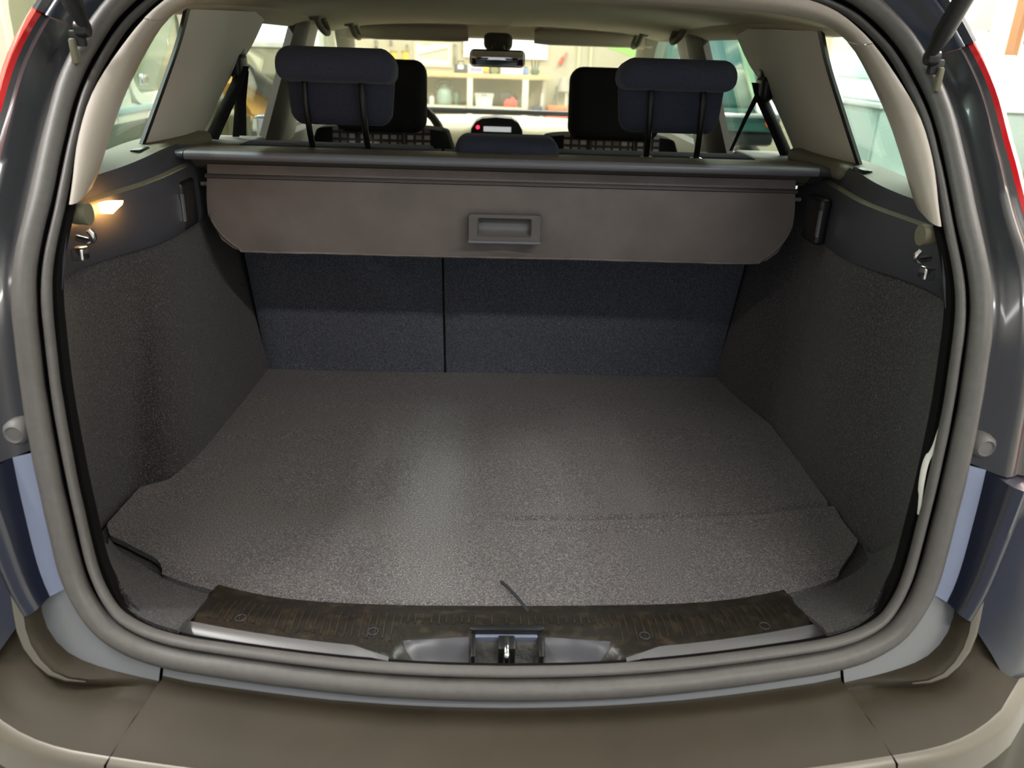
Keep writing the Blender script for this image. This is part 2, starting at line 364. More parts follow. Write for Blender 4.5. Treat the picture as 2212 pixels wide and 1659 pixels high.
def idx_at(zlo, side=1):     # first index on the right half whose height passes zlo (upper part of the side)
    for i in range(HN):
        if loop[i][1] >= zlo and loop[i][0] > .3: return i
def span(i0, i1, sec):       # right side, section(i, f) -> list of (o, dy)
    return [[lpt(i, o, d) for o, d in sec(i, (i-i0)/max(1, i1-i0))] for i in range(i0, i1+1)]
iQ0, iQ1, iL1, iTop = idx_at(.088), idx_at(.247), idx_at(.715), HN-1
for s in (0, 1):
    flip = (lambda v: v) if s == 0 else mx
    side = 'right' if s == 0 else 'left'
    # quarter panel below the lamp: light strip (reflection on the blue paint put into its colour), dark step wall, rounded ridge, outer skin
    qs = lambda i, f: [(.012, .006), (.028, .003), (lerp(.040, .042, f), 0.)]
    obj('quarter_strip_sheen', flip(loft(span(iQ0, iQ1, qs))), m_blue_grey, car)
    qw = lambda i, f: [(.041, 0.), (lerp(.043, .046, f), lerp(-.006, -.012, f)), (lerp(.045, .050, f), lerp(-.018, -.034, f)), (lerp(.048, .054, f), lerp(-.024, -.042, f)), (lerp(.055, .064, f), lerp(-.028, -.047, f)), (lerp(.062, .072, f), lerp(-.026, -.043, f)), (lerp(.07, .082, f), lerp(-.018, -.034, f)), (.10, -.035), (.14, -.033), (.18, -.022), (.215, .03), (.235, .14), (.24, .25)]
    qr = span(iQ0, iQ1, qw)
    for k, row in enumerate(qr):
        f = k/(len(qr)-1); ss = qw(iQ0+k, f)
        for j, p in enumerate(row): p.z -= max(0, ss[j][0]-.064)*.8*(1-f)
    obj('quarter_panel', flip(loft(qr)), m_paint, car, 50)
    top = [p-Vector((0, 0, .004)) for p in qr[-1]]; cpt = Vector((top[0].x+.09, top[-1].y, top[0].z))
    obj('quarter_ledge', flip((top+[cpt], [(j, j+1, len(top)) for j in range(len(top)-1)])), m_paint, car, 0)
    dsk = lambda i, f: [(lerp(.14, .10, f), .2), (lerp(.135, .098, f), .215), (lerp(.12, .085, f), .225)]
    obj('d_pillar_skin', flip(loft(span(idx_at(.5), iL1, dsk))), m_paint, car, 50)
    # lamp recess: black glossy channel between seal and lens
    ls = lambda i, f: [(.012, .012), (.026, .013), (.036, .004), (lerp(.05, .044, f), -.008), (lerp(.064, .052, f), -.012), (lerp(.078, .058, f), -.004), (lerp(.09, .064, f), .006), (lerp(.105, .07, f), .004)]
    obj('lamp_channel', flip(loft(span(iQ1, iL1, ls))), m_black_gloss, car, 50)
    ll = lambda i, f: [(lerp(.105, .07, f), .004), (lerp(.112, .076, f), .0), (lerp(.122, .086, f), .008), (lerp(.135, .10, f), .04), (lerp(.14, .108, f), .12), (lerp(.14, .10, f), .2)]
    tl = obj('tail_lamp', flip(loft(span(iQ1, iL1, ll))), m_red_lens, car, 50, 'red tail lamp lens on the %s corner' % side)
    # roof-side channel above the lamp
    rs = lambda i, f: [(.012, .012), (.028, .012), (.042, .002), (.052, -.008), (.060, -.008), (.066, 0), (.074, -.006), (.082, 0), (.10, .04), (.115, .09)]
    obj('roof_channel', flip(loft(span(iL1, iTop, rs))), m_paint, car, 50)
    # rubber stop
    c = Vector((.617, .918, .268)); st = [(.004, .02), (.016, .018), (.017, 0), (.016, -.010), (.011, -.015), (.009, -.012), (.004, -.012)]
    obj('rubber_stop', flip(lathe(st, c, 'y', 18)), m_rubber, car, 50)
    # gas strut
    A = Vector((.573, 1.178, .734)); B = Vector((.606, .78, 1.33))
    k = A.lerp(B, .05); sx = obj('gas_strut', flip(tube([A, k, A.lerp(B, .12), B], [.007, .0125, .0125, .0125], 12)), m_black_plastic, car, 50)
    obj('ball_socket', flip(join(lathe([(.003, -.010), (.010, -.008), (.012, 0), (.010, .008), (.003, .010)], A+Vector((.004, .0, 0)), 'x', 14), box(.578, .598, 1.178, 1.19, .712, .732, .003))), m_black_plastic, sx)
    obj('hinge_bracket', flip(box(.588, .596, 1.17, 1.182, .690, .722, .003)), m_khaki, car)

# tailgate held open above
def tg(u, x, dz=0.): return Vector((x, lerp(1.30, .22, u), .905+.62*u-.10*u*u+dz))
def tgw(u): return lerp(.55, .62, u)
rows = [[tg(u/10, tgw(u/10)*v/6, -.03*(abs(v)/6)**3) for v in range(-6, 7)] for u in range(6, 11)]
tgo = obj('tailgate', slab(rows, (0, .02, .06)), m_paint, car, 50)
rw = lambda s: [[tg(u/10, s*tgw(u/10)*(.82+.18*v/2)) for v in range(3)] for u in range(0, 7)]
obj('tailgate_frame', join(slab(rw(1), (0, .02, .05)), slab(rw(-1), (0, .02, .05)), slab([[tg(u, tgw(u)*v/6) for v in range(-6, 7)] for u in (0, .07)], (0, .02, .05))), m_paint, tgo, 50)
obj('tailgate_glass', slab([[tg(u, tgw(u)*.84*v/4, .03) for v in range(-4, 5)] for u in (.06, .35, .62)], (0, 0, .005)), glass_mat('glass_tailgate', (.55, .62, .60, 1)), tgo)

# ---- rear bumper: corner panels and centre step
def mm(p): return Vector((abs(p.x), p.y, p.z))
iS = None
for i in range(HN):
    if loop[i][0] >= .43: iS = i; break
silver_px = [(82, 1254), (87, 1295), (94, 1335), (114, 1376), (151, 1412), (197, 1433), (256, 1451), (343, 1471)]
silver = cr([mm(on_open(*q, dy=.004)) for q in silver_px], iS-iQ0+1 if iS > iQ0 else iQ0-iS+1)
ns = len(silver)
def yedge(x): x = abs(x); return .655+.2*x*x+1.6*max(0, x-.5)**2
rowsS, rowsB = [], []
for k in range(ns):                      # corner, from quarter seam (k=0) to the bumper seam (k=ns-1)
    i = iQ0 + int(round((iS-iQ0)*k/(ns-1))); f = k/(ns-1)
    p0 = lpt(i, .012, .006); p1 = silver[k]
    rowsS.append([p0, p0.lerp(p1, .5)+Vector((0, -.001, 0)), p1])
    out = Vector((p1.x-loop[i][0], 0, p1.z-loop[i][1])).normalized()
    g = 1-sst(.45, .95, f)               # ridge dies away towards the centre
    w = p1+out*.004*g+Vector((0, -.017*g-.001, -.001)); r1 = w+out*(.001+.003*g)+Vector((0, -.006*g-.001, -.0005)); r2 = r1+out*(.003+.009*g)+Vector((0, -.001, 0)); r3 = r2+out*(.004+.006*g)+Vector((0, .010*g-.003*(1-g), -.004*g))
    ex = lerp(.775, .462, f**.8); e = Vector((ex, yedge(ex) if f > .35 else lerp(.875, yedge(lerp(.775, .462, .35**.8)), f/.35), lerp(-.028, -.042, sst(0, .6, f))))
    m1 = r3.lerp(e, .5)+Vector((0, 0, .006)); e2 = e+Vector((.012*(1-f)+.003, -.012, -.014)); e3 = e2+Vector((.004, -.004, -.03)); e4 = e3+Vector((0, .005, -.22))
    rowsB.append([p1, p1.lerp(w, .5), w, r1, r2, r3, r3.lerp(m1, .5), m1, m1.lerp(e, .6), e, e.lerp(e2, .5)+Vector((.002, -.003, .003)), e2, e3, e4])
cs_rows = []                             # centre: strip and step
edgeS, edgeB = rowsS[-1], rowsB[-1]
xs_n = 25
cS, cB = [], []
for k in range(xs_n):
    u = -1+2*k/(xs_n-1); x = (loop[iS][0]-.0012)*u; sgn = 1 if u >= 0 else -1; a = abs(u)
    j = min(range(HN), key=lambda q: abs(loop[q][0]-abs(x)) + (9 if loop[q][1] > .3 else 0))
    zz = loop[j][1]; ybase = yo(x, zz)
    p0 = Vector((x, ybase+.006, zz-.012)); dz = lerp(.016, .020, a*a)
    p1 = Vector((x*1.004, ybase-.002, zz-.012-dz)); drop = Vector((0, -.004, -.0025))
    ye = yedge(.462*u)
    row = [p1, p1+drop*.5, p1+drop]
    e = Vector((.4606*u, ye, -.042))
    st_ = row[-1]
    mid = [st_.lerp(e, t)+Vector((0, 0, .006*math.sin(math.pi*t)-.004*sst(.15, .3, t)*(1-sst(.5, .8, t)))) for t in (.12, .25, .4, .6, .8)]
    e2 = e+Vector((.003*u, -.012, -.014)); e3 = e2+Vector((0, -.004, -.03)); e4 = e3+Vector((0, .005, -.22))
    cS.append([p0, p0.lerp(p1, .5), p1]); cB.append(row+mid+[e, e.lerp(e2, .5)+Vector((0, -.003, .003)), e2, e3, e4])
def rim_rows(rows, j0, j1, lift=.0006): return [[p+Vector((0, -lift, lift)) for p in r[j0:j1+1]] for r in rows]
bst = obj('bumper_step', loft(cB), m_bumper, car, 50, 'matt grey-brown centre step of the bumper')
obj('sill_strip', loft(cS), m_bumper_strip, bst)
obj('step_rim_highlight', loft(rim_rows(cB, 8, 11)), m_bumper_rim, bst, 60)
for flip in (lambda v: v, mx):
    bc = obj('bumper_corner', flip(loft(rowsB)), m_bumper, car, 50)
    obj('sill_strip', flip(loft(rowsS)), m_bumper_strip, bc)
    obj('corner_rim_highlight', flip(loft(rim_rows(rowsB, 9, 12))), m_bumper_rim, bc, 60)
    nr = int(ns*.72)
    obj('corner_ridge_highlight', flip(loft([[r[3].lerp(r[4], .0+.5*(k/nr)**2)+Vector((0, -.0008, .0004)), r[3].lerp(r[4], .5)+Vector((0, -.0022*(1-k/nr)-.0008, .0006)), r[4].lerp(r[3], .5*(k/nr)**2)+Vector((0, -.0008, .0004))] for k, r in enumerate(rowsB[:nr])])), m_bumper_rim, bc, 60)
# dark seams behind the joints (recessed backing)
for flip in (lambda v: v, mx):
    off = Vector((0, .004, -.003))
    sr = [[p+off-Vector((.004, 0, 0)), p+off+Vector((.004, 0, 0))] for p in rowsB[-1][2:]]
    obj('panel_gap', flip(loft(sr)), m_flange, car)

# ---- outer shell (keeps light out, seen through the glass and from beside)
def sect(y):   # half section of the outer skin at depth y
    return [(.80, -.45), (.865, -.2), (.875, .1), (.86, .30), (.765, .445)]
for flip in (lambda v: v, mx):
    rows = []
    for y in (1.12, 1.25, 1.4, 2.0, 2.8, 3.6, 4.2, 4.7, 4.95):
        t = sst(1.4, 1.1, y)*.03 + sst(4.3, 5.0, y)*.18
        rows.append([Vector((x-t, y, z)) for x, z in sect(y)])
    obj('body_side', flip(slab(rows, (-.015, 0, 0))), m_paint, car, 50)
roof = [[Vector((x*.57, y, .90+.03*math.sin(math.pi*(y-1.3)/2.2)-.055*abs(x)**3)) for x in (-1, -.75, -.5, 0, .5, .75, 1)] for y in (1.30, 1.6, 2.2, 2.8, 3.3)]
obj('roof_panel', slab(roof, (0, 0, .012)), m_paint, car, 50)
bon = [[Vector((x, y, .40-.12*((y-3.95)/1.0)**2-.05*(x/.7)**2)) for x in (-.7, -.4, 0, .4, .7)] for y in (3.98, 4.2, 4.5, 4.8, 4.93)]
obj('bonnet', slab(bon, (0, 0, -.02)), m_paint, car, 50)
obj('under_tray', box(-.8, .8, .95, 4.9, -.42, -.40), m_black_plastic, car)
obj('boot_well', box(-.655, .655, .90, 1.86, -.10, -.021), m_side_carpet, car)
obj('rear_crossmember', box(-.5, .5, .80, .90, -.12, -.035), m_black_plastic, car)
for wx in (-1, 1):
    for wy in (1.75, 4.35):
        wz = GZ+.31
        w = obj('wheel', lathe([(.16, -.09), (.28, -.1), (.31, -.07), (.31, .07), (.28, .1), (.16, .09)], (wx*.76, wy, wz), 'x', 28), m_black_plastic, car)
        obj('hub_cap', lathe([(.0, wx*.085), (.05, wx*.09), (.15, wx*.075), (.18, wx*.085)], (wx*.76, wy, wz), 'x', 24), m_blue_grey, w)

# ---- threshold plate with latch recess
PX = .434
def y_rear(x): return .776+.33*x*x
def y_front(x): return .925+.15*x*x+.55*max(0, abs(x)-.2)**2
def plate_z(x, y):
    z = .013-.016*sst(.86, .93, y-.12*x*x)
    z -= .012*sst(.416, .433, abs(x))
    t = (y-y_rear(x))
    lip = sst(.0, .024, t)                       # rounded rear edge rising from the seal
    z = lerp(-.004, z, lip)
    rec = 1-sst(.118, .150, abs(x)+max(0, .80-y)*-.6)
    scoop_end = .845-.012*sst(.08, .15, abs(x))  # scoops get narrower towards their tips
    dep = (1-sst(scoop_end-.035, scoop_end, y))*rec*.030
    return min(z, .013-dep) if dep > .001 else z
rows = []
NXP, NYP = 150, 40
for a in range(NXP+1):
    x = -PX+2*PX*a/NXP; r = []
    for b in range(NYP+1):
        y = lerp(y_rear(x), y_front(x), (b/NYP)); r.append((x, y, plate_z(x, y)))
    rows.append(r)
pl = obj('threshold_plate', slab(rows, (0, .0, -.012)), m_plate, car, 30, 'dusty black plastic threshold plate')
# bevel bars along the plate's rear edge, the light they catch put into a paler grey
for s in (-1, 1):
    bar = []
    for k in range(31):
        x = s*lerp(.150, .434, k/30); y = y_rear(x); w = lerp(.010, .026, min(1, k/5))
        y0 = y+(.026-w)*.9
        bar.append([(x - s*.03*0, y+.001, .002), (x, y+.006, .010), (x, y+.016*w/.026, .0175), (x, y+w+.002, .0185), (x, y+w+.005, .0125)])
    obj('plate_bevel', loft(bar), m_bevel, pl, 60)
    sc_ = []
    for k in range(21):
        u = k/20; x = s*lerp(.050, .136, u); yt = .840-.010*u*u; yb = yt-.030*math.sqrt(max(0, 1-u*u))-.0005
        sc_.append([(x, lerp(yb, yt, q/8), plate_z(x, lerp(yb, yt, q/8))+.0009) for q in range(9)])
    obj('latch_scoop', loft(sc_), m_scoop, pl, 60)  # clean glossy scoop, its reflected light put into a paler grey overlay
ribs = []
for k in range(-40, 41):
    x = k*.0102
    if abs(x) > .40 or .0 < abs(x) < .02: continue
    ya = y_rear(x)+.045 if abs(x) > .15 else .862
    yb = y_front(x)-.035
    if yb-ya < .01: continue
    q = x+random.uniform(-.001, .001)
    ya += random.uniform(0, .006); ribs.append(loft([[(q+dx, yy, plate_z(q, yy)+dz) for dx, dz in ((-.0012, -.0005), (-.0007, .0012), (.0007, .0012), (.0012, -.0005))] for yy in [lerp(ya, yb, k2/5) for k2 in range(6)]]))
ro = obj('grip_ribs', join(*ribs), mat('rib_dust', srgb(54, 46, 34), .5, col2=srgb(34, 29, 24), nscale=60), pl, 0); ro['kind'] = 'stuff'
for q in ((1652, 1352), (1393, 1373), (806, 1364), (520, 1335)):
    c = at(*q, z=.014); obj('clip_ring', tube([c+Vector((.0068*math.cos(t*math.pi/8), .0068*math.sin(t*math.pi/8), 0)) for t in range(16)], .0007, 6, True), m_dark_plastic, pl)
# latch housing and striker
hs = join(box(-.047, .046, .843, .849, -.018, .022, .001), box(-.047, -.042, .80, .845, -.018, .016, .001), box(.040, .046, .80, .845, -.018, .016, .001), box(-.05, .049, .844, .853, .0195, .0225, .001))
lh = obj('latch_housing', hs, m_black_plastic, car, 40)
obj('latch_backing', box(-.042, .040, .836, .842, -.016, .016, .001), m_blue_grey, lh)
obj('latch_floor', box(-.047, .046, .785, .842, -.024, -.014), m_plate, lh)
obj('latch_guide', box(-.012, .010, .812, .838, -.014, .018, .002), m_black_plastic, lh)
obj('striker', tube(cr([(-.0015, .832, .016), (-.0015, .812, .0165), (-.0015, .803, .010), (-.0015, .802, -.016)], 14), .0042, 10), m_chrome, car, 60, 'chrome striker of the latch')

# ---- side walls of the boot: carpet below, plastic above
PL0 = [(.548, .872), (.553, .895), (.575, .93), (.625, 1.0), (.655, 1.08), (.655, 1.19), (.640, 1.243), (.605, 1.262), (.578, 1.32), (.568, 1.42), (.566, 1.58), (.560, 1.72), (.556, 1.86)]
PL1 = [(.573, .945), (.577, .962), (.584, .985), (.61, 1.04), (.622, 1.12), (.615, 1.20), (.602, 1.26), (.588, 1.32), (.580, 1.39), (.580, 1.47), (.584, 1.58), (.590, 1.70), (.592, 1.86)]
PR0 = [(.548, .872), (.553, .895), (.570, .93), (.592, 1.0), (.600, 1.08), (.590, 1.19), (.584, 1.29), (.586, 1.37), (.592, 1.46), (.596, 1.545), (.586, 1.60), (.556, 1.72), (.545, 1.86)]
PR1 = [(.573, .945), (.577, .962), (.584, .985), (.61, 1.04), (.622, 1.12), (.615, 1.20), (.600, 1.27), (.592, 1.34), (.597, 1.43), (.607, 1.53), (.604, 1.585), (.574, 1.69), (.562, 1.86)]
ZC = .425
def zcarp(y): return ZC - .012*sst(1.0, 1.4, y) + .0
def wall_rows(P0, P1, s):
    n = 64; A = cr([(x, y, 0) for x, y in P0], n); B = cr([(x, y, 0) for x, y in P1], n); rows = []
    for k in range(n):
        r = []
        for j in range(15):
            t = j/14; p = A[k].lerp(B[k], t**.9 if k > 6 else t); z = lerp(-.02, zcarp(p.y), t)
            if k < 8:     # the edge by the seal follows the hatch opening
                zz = z; i = min(range(HN), key=lambda q: abs(loop[q][1]-max(zz, .045)) + (9 if loop[q][0] < .42 else 0))
                e = Vector((loop[i][0]-.032, yo(loop[i][0], zz)+.028, 0)); w = 1-sst(0, 7, k); p = p.lerp(e+Vector((.012*k/7, .03*k/7, 0)), w)
            r.append((s*p.x, p.y, z))
        rows.append(r)
    return rows
for s, P0, P1, nm in ((-1, PL0, PL1, 'left'), (1, PR0, PR1, 'right')):
    cw = obj('side_carpet', slab(wall_rows(P0, P1, s), (s*.008, 0, 0)), m_side_carpet, car, 60, 'dark carpet lining of the %s boot side' % nm)
    # moulded plastic panel above the carpet, ledge and window shelf
    n = 40; B = cr([(x, y, 0) for x, y in P1], 64); B = [b for b in B if .965 < b.y < 1.62]
    rows = []; shelf = []
    for b in B:
        x, y = b.x, b.y; zt = .500+.012*sst(1.1, 1.5, y)
        rows.append([(s*(x-.006), y, zcarp(y)-.004), (s*(x-.010), y, zcarp(y)+.006), (s*(x-.010), y, lerp(zcarp(y), zt, .5)), (s*(x-.006), y, zt-.006), (s*(x-.003), y, zt)])
        xw = .645+.012*sst(1.5, 1.1, y)
        zl = zt+.004; zs = .528+.020*sst(1.15, 1.5, y)
        xi = lerp(x-.003, .60, .2)
        shelf.append(((s*(x-.003), y, zt), (s*(x+.006), y, zl), (s*(x+.016), y, zs-.006), (s*(x+.021), y, zs), (s*(xw-.005), y, zs+.006), (s*(xw+.02), y, zs+.008)))
    cl = lambda p: (p[0], max(p[1], yo(p[0], p[2])+(.032 if abs(p[0]) < .60 else .05)), p[2])
    rows = [[cl(p) for p in r] for r in rows]; shelf = [[cl(p) for p in r] for r in shelf]
    obj('side_trim', loft(rows), m_dark_plastic, car, 50, 'charcoal plastic panel over the %s carpet' % nm)
    obj('trim_ledge', loft([[r[0], r[1]] for r in shelf]), m_khaki, car)
    obj('trim_band', loft([[r[1], r[2], r[3]] for r in shelf]), m_dark_plastic, car)
    obj('window_shelf', loft([list(r[3:]) for r in shelf]), m_khaki, car)
    # cap at the foot of the C-pillar with its dark slot
    cap = rbox((s*.630, 1.60, .538), (.06, .27, .030), .013)
    obj('pillar_cap', cap, m_khaki, car, 60)
    obj('slot', box(min(s*.618, s*.634), max(s*.618, s*.634), 1.40, 1.45, .538, .552, .003), m_black_plastic, car)
    obj('shelf_side', rbox((s*.60, 1.74, .511), (.14, .30, .036), .012), m_khaki, car, 60)
    # chrome slide in the cassette slot
    obj('cover_slot', rbox((s*.578, 1.47, .452), (.022, .07, .085), .008), m_black_plastic, car)
    obj('slot_runner', box(min(s*.5645, s*.5685), max(s*.5645, s*.5685), 1.425, 1.432, .428, .476), m_chrome, car)
# frayed pale edge of the right carpet near the seal
fe_px = [(2031, 925), (2020, 965), (2004, 1000), (1995, 1040), (1990, 1075), (1984, 1112)]
fr = cr([on_open(*q, dy=.02) for q in fe_px], 24)
obj('carpet_edge', slab([[p+Vector((-.0028*math.sin(math.pi*min(1, (k+1)/24))-.0004, .0, 0)), p+Vector((0.0004, -.002, 0))] for k, p in enumerate(fr)], (0, .006, 0)), m_white_felt, car, 60, 'frayed pale edge of the right side carpet')
# carpeted rear corners beside the threshold plate
for s, ME in ((-1, [(.424, .962), (.47, .98), (.508, .998), (.545, 1.025), (.60, 1.065), (.635, 1.11)]), (1, [(.424, .962), (.47, .98), (.515, 1.0), (.56, 1.03), (.590, 1.06), (.60, 1.10)])):
    inn = cr([(x, y, -.013) for x, y in ME], 24); rows = []
    for k in range(24):
        i = int(round(lerp(iS-1, idx_at(.15), k/23))); q = lpt(i, -.030, .024); e = inn[k]
        r = []
        for t in (0, .12, .25, .4, .55, .7, .85, 1):
            p = q.lerp(e, t); p.z = lerp(q.z, e.z, sst(-.3, 1, t)) + .004*math.sin(math.pi*t); r.append((s*p.x, p.y, p.z))
        rows.append(r)
    obj('corner_carpet', slab(rows, (0, .0, -.006)), m_side_carpet, car, 60)
# hooks, domes and the lit lamp
for s in (-1, 1):
    c = Vector((s*.592, 1.078, .508))
    obj('bump_dome', lathe([(.001, .0), (.007, .001), (.011, .004), (.0135, .010), (.0145, .03)], c, 'x' , 18) if s < 0 else mx(lathe([(.001, .0), (.007, .001), (.011, .004), (.0135, .010), (.0145, .03)], (-c.x, c.y, c.z), 'x', 18)), m_khaki, car, 60)
    hk = join(tube(cr([(s*.582, 1.075, .476), (s*.562, 1.070, .474), (s*.556, 1.066, .482), (s*.560, 1.064, .490)], 10), .0045, 8), box(min(s*.586, s*.57), max(s*.586, s*.57), 1.058, 1.078, .448, .466, .003))
    obj('tie_hook', hk, m_chrome, car, 60)
lp = [at(*q, x=-.598) for q in ((213, 438), (230, 434), (249, 433), (247, 441), (236, 451), (226, 461), (217, 461))]
obj('boot_lamp', prism(lp, (.012, 0, 0)), m_lamp, car, 0, 'lit warm lamp in the left boot panel')

# ---- light grey trim of the D-pillars and the rear roof edge
to = [(.566, .528), (.568, .55), (.574, .603), (.567, .66), (.536, .722), (.505, .763), (.46, .795), (.39, .812), (.28, .822), (.14, .828), (0, .83)]
ti = [(.566, .538), (.561, .555), (.555, .602), (.545, .654), (.524, .715), (.503, .752), (.467, .775), (.39, .787), (.28, .792), (.14, .795), (0, .796)]
NT = 50
TO = cr([(x, 0, z) for x, z in to], NT); TI = cr([(x, 0, z) for x, z in ti], NT)
def trim_row(k, s):
    a, b = TO[k], TI[k]; y0 = yo(a.x, a.z)+.004; y1 = yo(b.x, b.z)+.062
    r = []
    for t in (0, .05, .2, .4, .6, .8, 1.):
        p = a.lerp(b, t); bulge = .020*math.sin(math.pi*min(1, t*1.02)); y = lerp(y0, y1, t**1.6) - .010*math.sin(math.pi*t)
        r.append((s*(p.x-bulge*.4), y, p.z-bulge*.15))
    q = Vector(r[-1]); r.append((s*(b.x+.02), q.y+.02, b.z+.012))
    return r
kS = min(range(NT), key=lambda k: abs(TI[k].z-.753)+(1 if TI[k].x < .4 else 0))
for s in (-1, 1):
    nm = 'left' if s < 0 else 'right'
    obj('d_pillar_trim', loft([trim_row(k, s) for k in range(0, kS+1)]), m_d_trim, car, 60, 'light grey %s rear pillar trim' % nm)
rr = [trim_row(k, -1) for k in range(kS, NT)] + [trim_row(k, 1) for k in range(NT-2, kS-1, -1)]
rr = [[Vector(p)+Vector((0, .0008, .0008)) for p in r] for r in rr]
obj('roof_edge_trim', loft(rr), m_d_trim, car, 60, 'light grey trim along the rear roof edge')

# ---- headliner, header, visors, mirror
def hz(x, y):
    e = abs(x)/.60
    base = .802+.022*math.sin(math.pi*min(1, max(0, (y-1.36)/1.7)))
    return base-.030*e**3-.03*max(0, e-.8)
rows = []
for k in range(31):
    y = lerp(1.325, 3.16, k/30); rows.append([(x*.06, y, hz(x*.06, y)) for x in range(-10, 11)])
obj('headliner', slab(rows, (0, 0, .02)), m_headliner, car, 60, 'beige fabric headliner')
rows = [[(x*.058, y, z-.02*(abs(x)/10)**2) for x in range(-10, 11)] for y, z in ((3.155, .806), (3.19, .790), (3.22, .765), (3.26, .757), (3.30, .77), (3.30, .80))]
obj('header_panel', loft(rows), m_headliner, car, 60)
for x0, x1, s in ((-.495, -.105, -1), (.135, .525, 1)):
    pf = []
    for k in range(13):
        t = k/12; x = lerp(x0, x1, t); c = min(1, min(t, 1-t)/.12); lo = .742+.004*(1-c); hi = .800-.012*(1-c)**2
        pf.append([(x, 3.17, hi), (x, 3.155, lerp(hi, lo, .4)), (x, 3.165, lo+.004), (x, 3.18, lo), (x, 3.195, lo+.006), (x, 3.19, hi)])
    vz = obj('sun_visor', loft(pf, close_v=True, cap=True), m_headliner, car, 60)
    obj('visor_hinge', tube([(x0 if s < 0 else x1, 3.17, .79), ((x0-.03) if s < 0 else (x1+.03), 3.17, .80)], .006), m_khaki, vz)
mr = obj('mirror_stalk', join(rbox((.003, 3.17, .748), (.105, .06, .06), .022), rbox((.003, 3.12, .725), (.05, .04, .035), .014)), m_pillar_dark, car, 60)
rvm = obj('rear_view_mirror', rbox((.001, 3.105, .692), (.20, .036, .060), .017), m_black_plastic, car, 60, 'rear-view mirror')
ml = rbox((.001, 3.0875, .692), (.186, .004, .048), .0018, 2); obj('mirror_face', ml, m_mirror, rvm)
# grab handles and hooks at the roof sides
for x, y, z, l in ((-.535, 2.62, .792, .10), (.545, 2.62, .80, .10), (.50, 3.05, .785, .10), (-.50, 3.02, .785, .1)):
    s = 1 if x > 0 else -1
    gh = obj('grab_handle', tube(cr([(x, y-l/2, z), (x-s*.012, y-l/2+.004, z-.028), (x-s*.02, y, z-.040), (x-s*.012, y+l/2-.004, z-.028), (x, y+l/2, z)], 16), .0095, 8), m_khaki, car, 60)
    for yy in (y-l/2, y+l/2): obj('handle_mount', rbox((x+s*.004, yy, z+.004), (.032, .03, .022), .007), m_khaki, gh, 60)

